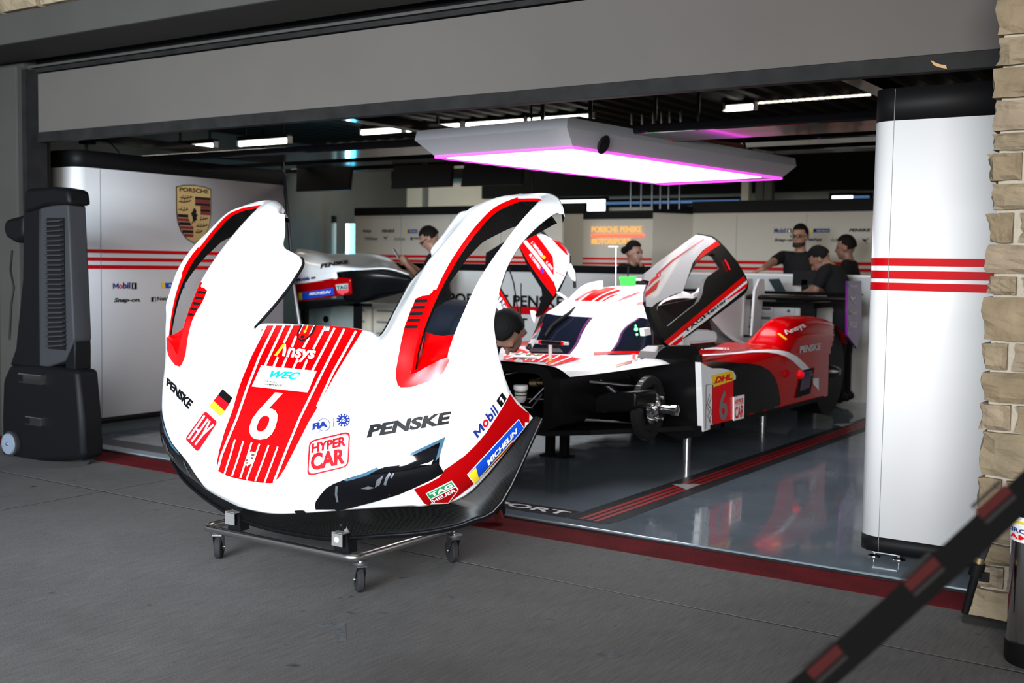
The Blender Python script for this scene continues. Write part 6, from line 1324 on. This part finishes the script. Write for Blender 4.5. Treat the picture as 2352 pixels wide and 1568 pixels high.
for (px, py) in ((2118, 1318), (2282, 1152), (1895, 1520)):
    c_ = at_depth(px, py, dd_ - .004); a_, b_ = dirv * .030, nrm * .0085
    mk('belt_label', [c_ - a_ - b_, c_ + a_ - b_, c_ + a_ + b_, c_ - a_ + b_], [(0, 1, 2, 3)], mat('dull_red_weave', (.03, .004, .004), .8) if (px == 2118) else bpy.data.materials['dull_red_weave'], bar)
    for sg in (-1, 1): q_ = c_ + nrm * sg * .0155; mk('belt_label', [q_ - a_ - nrm * .003, q_ + a_ - nrm * .003, q_ + a_ + nrm * .003, q_ - a_ + nrm * .003], [(0, 1, 2, 3)], mat('grey_weave', (.013, .012, .012), .9) if 'grey_weave' not in bpy.data.materials else bpy.data.materials['grey_weave'], bar)
for p in (Lw[0], Lw[-1]):
    MB().cyl((p.x, p.y, 0), (p.x, p.y, p.z + .04), .03, n=16).build('post', BLK_S, bar, 40); MB().lathe((p.x, p.y, 0), (0, 0, 1), [(0, .1), (0, .16), (.015, .16), (.03, .05), (.03, .02)], 24).build('post_base', BLK_S, bar, 40)
# ================================================================== people
SKIN = mat('skin', (0.33, 0.17, 0.115), 0.5, noise=0.12, nscale=12); SKIN_D = mat('tanned_skin', (0.24, 0.12, 0.08), 0.5)
SHIRT = mat('black_team_shirt', (0.008, 0.008, 0.009), 0.85, bump=0.15, bscale=18, spec=0.2); TROUS = mat('dark_trousers', (0.010, 0.010, 0.012), 0.85, spec=0.2); NAVYC = mat('navy_overall', (0.008, 0.011, 0.02), 0.85, bump=0.4, bscale=14, spec=0.2)
HAIR = mat('dark_hair', (0.005, 0.004, 0.0035), 0.75, spec=.15, bump=0.5, bscale=90); HAIR_G = mat('greying_dark_hair', (0.007, 0.0065, 0.006), 0.8, spec=.15, bump=0.5, bscale=90); SHOE = mat('black_shoe', (0.01, 0.01, 0.011), 0.5); SOLE = mat('dark_red_sole', (0.12, 0.012, 0.01), 0.7); EYE = mat('eye', (0.03, 0.02, 0.015), 0.2)
def capsule(mb, a, b, ra, rb_, m, n=12, flat=1.0, flat_ax=None):
    a, b = Vector(a), Vector(b); d = (b - a); L = d.length; d.normalize(); u, v = frame_of(d)
    if flat_ax is not None:
        u = Vector(flat_ax) - d * Vector(flat_ax).dot(d); u.normalize(); v = d.cross(u)
    rings = []
    for t in (-.97, -.8, -.5, 0): rings.append([a + d * ra * t + (u * math.cos(2 * math.pi * k / n) * flat + v * math.sin(2 * math.pi * k / n)) * ra * math.sqrt(1 - t * t) for k in range(n)])
    for t in (.33, .66): rings.append([a.lerp(b, t) + (u * math.cos(2 * math.pi * k / n) * flat + v * math.sin(2 * math.pi * k / n)) * (ra + (rb_ - ra) * t) for k in range(n)])
    for t in (0, .5, .8, .97): rings.append([b + d * rb_ * t + (u * math.cos(2 * math.pi * k / n) * flat + v * math.sin(2 * math.pi * k / n)) * rb_ * math.sqrt(1 - t * t) for k in range(n)])
    mb.loft(rings, m, True, True)
def ellip(mb, c, ax, ay, az, m, n=16):
    c, ax, ay, az = Vector(c), Vector(ax), Vector(ay), Vector(az); rings = []
    for i in range(1, 12):
        th = math.pi * i / 12; rings.append([c + az * math.cos(th) + (ax * math.cos(2 * math.pi * k / n) + ay * math.sin(2 * math.pi * k / n)) * math.sin(th) for k in range(n)])
    mb.loft(rings, m, True, True)
def hand(mb, w_, d, nrm, side, m, curl=.5):
    """palm and five fingers from the wrist w_, pointing along d, palm facing nrm"""
    d = Vector(d).normalized(); nrm = (Vector(nrm) - d * Vector(nrm).dot(d)).normalized(); s_ = d.cross(nrm) * side
    pc = w_ + d * .055; ellip(mb, pc, s_ * .042, nrm * .017, d * .058, m, 12)
    for k, (o, l) in enumerate(((.033, .066), (.011, .078), (-.011, .074), (-.032, .058))):
        b = w_ + d * (.095 - .004 * abs(k - 1)) + s_ * o; c1 = curl * .9; d1 = d * math.cos(c1) + nrm * math.sin(c1); d2 = d * math.cos(c1 * 2.1) + nrm * math.sin(c1 * 2.1)
        p1 = b + d1 * l * .5; p2 = p1 + d2 * l * .5; capsule(mb, b - d * .02, p1, .0095, .0088, m, 8); capsule(mb, p1, p2, .0088, .0078, m, 8)
    t0 = w_ + d * .03 + s_ * .034; t1 = t0 + d * .035 + s_ * .028 + nrm * .012; t2 = t1 + d * .030 + s_ * .004 + nrm * .014
    capsule(mb, t0, t1, .0125, .0105, m, 8); capsule(mb, t1, t2, .0105, .009, m, 8)
def person(label, pos, fwd, J, hf, skin=SKIN, top=SHIRT, hair=HAIR, beard=False, female=False, bun=False, glasses=False, sleeve=.62, curl=(.5, .5), hn=((0, 0, -1), (0, 0, -1)), group='team members', glass_mat=None, voxel=.011):
    """pos: ground point; fwd: facing (x, y); J: joints as (left, forward, up) metres; hf: head direction (left, forward, up)"""
    F = Vector((fwd[0], fwd[1], 0)).normalized(); L = Vector((0, 0, 1)).cross(F); U = Vector((0, 0, 1)); pos = Vector(pos)
    W_ = lambda p: pos + L * p[0] + F * p[1] + U * p[2]
    D_ = lambda p: (L * p[0] + F * p[1] + U * p[2])
    j = {k: W_(v) for k, v in J.items()}
    root = empty('person', pos, label, 'person', group)
    mb = MB(); k_ = .93 if female else 1.0
    # torso as one lofted tube with an elliptical section
    pel, che, nk = j['pelvis'], j['chest'], j['neck']; sl = (j['shl'] - j['shr']).normalized()
    pts = [pel + (pel - che).normalized() * .09, pel, pel.lerp(che, .35), pel.lerp(che, .7), che, che.lerp(nk, .45), che.lerp(nk, .8), nk]
    rw = [.13, .165, .150, .165, .185, .190, .13, .062]; rd = [.10, .125, .11, .118, .125, .115, .085, .06]
    rings = []
    for i, p in enumerate(pts):
        ax = (pts[min(i + 1, 7)] - pts[max(i - 1, 0)]).normalized(); sx = (sl - ax * sl.dot(ax)).normalized(); sy = ax.cross(sx)
        rings.append([p + (sx * math.cos(2 * math.pi * k / 20) * rw[i] + sy * math.sin(2 * math.pi * k / 20) * rd[i]) * k_ for k in range(20)])
    mb.loft(rings[:3], 2, True, True); mb.loft(rings[1:], 1, True, True)
    for s_ in ('l', 'r'):
        sh_, el, wr = j['sh' + s_], j['el' + s_], j['wr' + s_]
        capsule(mb, che.lerp(nk, .75), sh_, .06, .066 * k_, 1); m_el = sh_.lerp(el, sleeve)
        capsule(mb, sh_, m_el, .066 * k_, .058 * k_, 1); capsule(mb, m_el, el, .046 * k_, .041 * k_, 0); capsule(mb, el, wr, .041 * k_, .027 * k_, 0)
        d = (wr - el).normalized(); hd = D_(J['hd' + s_]) if 'hd' + s_ in J else d
        hand(mb, wr, hd, D_(hn[0 if s_ == 'l' else 1]), 1 if s_ == 'l' else -1, 0, curl[0 if s_ == 'l' else 1])
        hi, kn, an, to = j['hi' + s_], j['kn' + s_], j['an' + s_], j['to' + s_]
        capsule(mb, hi, kn, .090, .062, 2); capsule(mb, kn, an, .060, .045, 2); capsule(mb, an + (an - kn).normalized() * .01, an, .042, .045, 3)
        capsule(mb, an.lerp(to, -.28) + U * -.0, to, .042, .036, 3, flat=.8)
    # head
    hc = j['head']; hF = D_(hf).normalized(); hL = (U.cross(hF)).normalized(); hU = hF.cross(hL); s = .96 if female else 1.0
    capsule(mb, nk - (hc - nk).normalized() * .03, nk.lerp(hc, .6), .058 * k_, .055 * k_, 0)
    ellip(mb, hc + hU * .018 * s - hF * .012, hL * .076 * s, hF * .096 * s, hU * .104 * s, 0); ellip(mb, hc - hU * .045 * s + hF * .022, hL * .060 * s, hF * .070 * s, hU * .075 * s, 0)
    ellip(mb, hc - hU * .098 * s + hF * .058, hL * .032, hF * .028, hU * .024, 0, 10)                                   # chin
    capsule(mb, hc + hF * .080 * s + hU * .012, hc + hF * .108 * s - hU * .030, .009, .014, 0, 8)                        # nose
    capsule(mb, hc + hF * .078 * s + hU * .024 + hL * .04, hc + hF * .078 * s + hU * .024 - hL * .04, .012, .012, 0, 8)  # brow
    for dz in (-.058, -.068): capsule(mb, hc + hF * .086 * s + hU * dz + hL * .02, hc + hF * .086 * s + hU * dz - hL * .02, .0075, .0075, 0, 8)
    for sg in (1, -1): ellip(mb, hc + hL * .078 * s * sg - hU * .012 - hF * .01, hL * .010, hF * .020, hU * .032, 0, 10)
    tmp = MB(); tmp.v, tmp.f, tmp.m = mb.v, mb.f, mb.m
    src = BVHTree.FromPolygons(mb.v, mb.f); fm0 = list(mb.m)
    o = mb.build('body', [skin, top, TROUS, SHOE], root)
    rm = o.modifiers.new('one_skin', 'REMESH'); rm.mode = 'VOXEL'; rm.voxel_size = voxel; rm.use_smooth_shade = True
    sm_ = o.modifiers.new('soften', 'SMOOTH'); sm_.factor = .5; sm_.iterations = 4
    bpy.context.view_layer.update(); dg = bpy.context.evaluated_depsgraph_get(); me = bpy.data.meshes.new_from_object(o.evaluated_get(dg))
    o.modifiers.clear(); o.data = me; inv = o.matrix_world.inverted() if False else None
    me.materials.clear()
    for m_ in (skin, top, TROUS, SHOE): me.materials.append(m_)
    n = len(me.polygons); idx = []
    for p in me.polygons:
        h_ = src.find_nearest(p.center); idx.append(fm0[h_[2]] if h_[2] is not None else 0)
    me.polygons.foreach_set('material_index', idx); me.polygons.foreach_set('use_smooth', [True] * n)
    # hair: cap that dives under the skin over the face
    hb = MB(); rings = []; N = 24
    for i in range(1, 16):
        th = math.pi * i / 16; ring = []
        for k in range(N):
            ph = 2 * math.pi * k / N; d = Vector((math.sin(th) * math.cos(ph), math.sin(th) * math.sin(ph), math.cos(th)))   # x left, y fwd, z up
            face = d.y > .25 + .55 * max(0, d.z) and d.z < .50; low = d.z < (-.55 if not female else -.35) - .25 * d.y; side = abs(d.x) > .55 and d.y > -.05 and d.z < -.12
            f_ = .80 if (face or low or side) else 1.095 + .02 * math.sin(9 * ph) * math.sin(7 * th)
            ring.append(hc + hU * .020 * s - hF * .014 + (hL * d.x * .079 + hF * d.y * .099 + hU * d.z * .108) * s * f_)
        rings.append(ring)
    hb.loft(rings, 0, True, True)
    if bun: hb.ball(hc - hF * .125 + hU * .01, .042, 0, 14)
    hb.build('hair', hair, root, 60)
    if beard:
        bb = MB(); rings = []
        for i in range(9):
            t = i / 8; a_ = math.pi * (-.12 + 1.24 * t)
            rings.append([hc + hF * .022 + hL * math.cos(a_) * (.0615 + .001 * q) + hF * math.sin(a_) * (.0725 + .001 * q) + hU * (-.066 - .052 * q * (.55 + .45 * math.sin(a_))) for q in (0, .35, .7, 1)])
        bb.loft(rings, 0, False); ob = bb.build('beard', mat('short_beard', (.035, .02, .014), .8) if 'short_beard' not in bpy.data.materials else bpy.data.materials['short_beard'], root, 60); sd = ob.modifiers.new('thickness', 'SOLIDIFY'); sd.thickness = .004; sd.offset = 0
    for sg in (1, -1): MB().ball(hc + hF * .0785 * s + hU * .004 + hL * .031 * sg, .0105, 0, 10).build('eye', EYE, root, 60)
    if glasses:
        g = MB(); G0 = hc + hF * .098 + hU * .004
        for sg in (1, -1):
            c = G0 + hL * .033 * sg; g.tube([c + hL * (.027 * math.cos(t)) + hU * (.019 * math.sin(t)) for t in np.linspace(0, 2 * math.pi, 16)], .003, 6, cap=False); g.tube([c + hL * .027 * sg, c + hL * .045 * sg - hF * .02, hc + hL * .080 * sg - hF * .01 + hU * .004], .0028, 6)
        g.tube([G0 + hL * .007, G0 - hL * .007], .003, 6); g.build('glasses', BLK, root, 60)
    return root, W_, D_
BASE = dict(pelvis=(0, 0, .95), chest=(0, 0, 1.24), neck=(0, .01, 1.46), head=(0, .03, 1.63), shl=(.18, 0, 1.41), shr=(-.18, 0, 1.41), ell=(.235, -.03, 1.12), elr=(-.235, -.03, 1.12), wrl=(.24, .05, .88), wrr=(-.24, .05, .88),
            hil=(.09, 0, .90), hir=(-.09, 0, .90), knl=(.10, .02, .50), knr=(-.10, .02, .50), anl=(.10, 0, .085), anr=(-.10, 0, .085), tol=(.115, .15, .038), tor=(-.115, .15, .038))
def pose(dz=0, **k):
    d = dict(BASE); d.update(k)
    return d
GZ = .016
# man with a phone
hp_ = P(986, 548, y=9.42); hz = hp_.z
f1 = (-1, -.45)
J1 = pose(chest=(0, .02, hz - GZ - .38), neck=(0, .05, hz - GZ - .16), head=(0, .12, hz - GZ), shl=(.18, .04, hz - GZ - .21), shr=(-.18, .04, hz - GZ - .21), ell=(.23, .14, hz - GZ - .44), elr=(-.22, .14, hz - GZ - .44), wrl=(.12, .33, hz - GZ - .27), wrr=(-.06, .35, hz - GZ - .27), hdl=(-.25, .6, .6), hdr=(.25, .6, .6))
px_ = Vector((hp_.x, hp_.y, GZ)) - Vector((f1[0], f1[1], 0)).normalized() * .12
r1, W1, D1 = person('man in a black shirt looking down at a phone, left of the car', px_, f1, J1, (0, .80, -.58), glasses=True, hn=((-.9, .1, .3), (.9, .1, .3)), curl=(.75, .75))
pc = W1((.03, .455, hz - GZ - .175)); ph_ = empty('phone', pc, 'grey phone held by the man in the black shirt', 'phone')
MB().obox(pc, D1((.038, 0, 0)), D1((0, .0045, .003)), D1((0, .042, .065))).build('phone_body', mat('grey_phone', (.22, .24, .26), .3, .4), ph_)
# woman behind the counter
hp_ = P(1451, 583, y=10.85); hz = hp_.z; f3 = (1, -.12)
k = hz / 1.63; J3 = {a: (b[0] * .9, b[1], b[2] * k) for a, b in BASE.items()}
J3.update(wrr=(-.07, .17, hz - GZ - .19), elr=(-.20, .20, hz - GZ - .40), hdr=(.35, -.15, .9), wrl=(.10, .22, hz - GZ - .47), ell=(.23, .02, hz - GZ - .46), hdl=(-.6, .6, 0), shl=(.155, 0, hz - GZ - .155), shr=(-.155, 0, hz - GZ - .155), chest=(0, 0, hz - GZ - .33), neck=(0, 0, hz - GZ - .13))
person('woman with dark hair in a bun, hand at her chin, behind the counter', Vector((hp_.x, hp_.y, GZ)), f3, J3, (0, 1, -.1), female=True, bun=True, curl=(.8, 1.0), hn=((0, 0, -1), (-.3, -1, 0)))
# bearded man with glasses leaning on the counter
hp_ = P(1840, 546, y=11.85); hz = hp_.z; f4 = (-.12, -1)
hd_ = P(1738, 622, y=11.25); eb = P(1768, 606, y=11.5); shr = P(1790, 578, y=11.72)
FF = Vector((f4[0], f4[1], 0)).normalized(); LL = Vector((0, 0, 1)).cross(FF); base4 = Vector((hp_.x, hp_.y, GZ))
loc = lambda p, b, F_, L_: ((p - b).dot(L_), (p - b).dot(F_), (p - b).z)
J4 = {a: (b[0], b[1], b[2] * hz / 1.63) for a, b in BASE.items()}; J4['shr'] = loc(shr, base4, FF, LL); J4['shr'] = (-.20, .02, hz - GZ - .20); J4['shl'] = (.20, 0, hz - GZ - .20)
J4['elr'] = loc(eb, base4, FF, LL); J4['wrr'] = loc(hd_ + Vector((.06, .0, .02)), base4, FF, LL); J4['hdr'] = (-.8, .4, -.35)
J4['ell'] = (.27, .05, hz - GZ - .48); J4['wrl'] = (.26, .28, hz - GZ - .42); J4['hdl'] = (0, 1, -.1)
person('tall bearded man with glasses in a black polo shirt, hand on the counter', base4, f4, J4, (.05, 1, -.06), glasses=True, beard=True, curl=(.6, .7), hn=((0, 0, -1), (0, 0, -1)))
# man bending over the laptop
hp_ = P(1881, 598, y=10.62); f5 = (-1, .0); FF = Vector((-1, 0, 0)); LL = Vector((0, 0, 1)).cross(FF)
base5 = Vector((P(1928, 700, y=10.62).x + .06, 10.62, GZ)); q5 = lambda px, py, y=10.62: loc(P(px, py, y=y), base5, FF, LL)
J5 = pose(head=q5(1882, 596), neck=q5(1904, 612), chest=q5(1914, 640), pelvis=(0, -.02, .92), hil=(.09, 0, .88), hir=(-.09, 0, .88))
sx = q5(1909, 624); J5['shl'] = (.18, sx[1], sx[2]); J5['shr'] = (-.18, sx[1], sx[2]); e = q5(1876, 665, 10.45); J5['ell'] = (.20, e[1], e[2]); w5 = q5(1838, 680, 10.5); J5['wrl'] = (.10, w5[1], w5[2] + .02); J5['elr'] = (-.20, e[1], e[2] + .02); J5['wrr'] = (-.08, w5[1] + .02, w5[2] + .03); J5['hdl'] = (0, 1, -.05); J5['hdr'] = (0, 1, -.05)
person('man with short dark hair bending over the laptop on the workbench', base5, f5, J5, (.1, .72, -.66), skin=SKIN_D, hair=HAIR_G, beard=True, curl=(.35, .35))
# young man in profile at the right
hp_ = P(1946, 568, y=12.0); hz = hp_.z; base6 = Vector((hp_.x + .03, 12.0, GZ)); J6 = {a: (b[0], b[1], b[2] * hz / 1.63) for a, b in BASE.items()}; J6['head'] = (0, .05, hz - GZ)
person('young man with thick dark hair in profile, rightmost of the three at the bench', base6, (-1, -.15), J6, (0, 1, -.12), skin=SKIN_D)
# mechanic crouching behind the standing bodywork
hp_ = P(1166, 763, y=4.98); FF = Vector((1, 0, 0)); LL = Vector((0, 0, 1)).cross(FF); base2 = Vector((-3.62, 5.08, GZ))
q2 = lambda x, y, z: loc(Vector((x, y, z)), base2, FF, LL)
J2 = dict(pelvis=q2(-4.10, 5.02, .80), chest=q2(-3.76, 5.02, .985), neck=q2(-3.48, 5.02, .985), head=q2(hp_.x, 4.99, hp_.z), shl=q2(-3.63, 5.20, .97), shr=q2(-3.60, 4.86, .97), ell=q2(-3.72, 5.22, .70), elr=q2(-3.66, 4.80, .70), wrl=q2(-3.70, 5.10, .48), wrr=q2(-3.62, 4.78, .46),
          hil=q2(-4.08, 5.12, .76), hir=q2(-4.08, 4.92, .76), knl=q2(-3.78, 5.12, .50), knr=q2(-3.72, 4.88, .46), anl=q2(-3.72, 5.16, .10), anr=q2(-3.34, 4.80, .20), tol=q2(-3.56, 5.20, .055), tor=q2(-3.235, 4.70, .06), hdl=(0, .3, -1), hdr=(0, .3, -1))
rr_, W2, D2 = person('mechanic in dark navy overalls crouching behind the white bodywork section', base2, (1, 0), J2, (-.35, .08, -.95), top=NAVYC, hair=HAIR_G, curl=(.6, .6), hn=((0, -1, 0), (0, -1, 0)), sleeve=.95)
hw2 = W2(J2['head']); MB().ball(hw2 + Vector((-.02, -.085, -.01)), .012, 0, 10).build('earbud', WHITE_P, rr_, 60)
an = W2(J2['anr']); to = W2(J2['tor']); MB().loft([[an + Vector((-.045, -.04, -.02)), an + Vector((.03, -.06, .0)), to + Vector((.045, -.035, -.02)), to + Vector((-.01, -.01, -.05))], [an + Vector((-.05, -.05, -.03)), an + Vector((.025, -.07, -.01)), to + Vector((.04, -.045, -.03)), to + Vector((-.015, -.02, -.055))]], cap=True).build('shoe_sole', SOLE, rr_)
MB().tube([an + Vector((.03, -.01, .0)), an + Vector((.06, -.02, -.06)), an + Vector((.07, -.03, -.14))], .004, 6).build('shoe_lace', BLK, rr_)
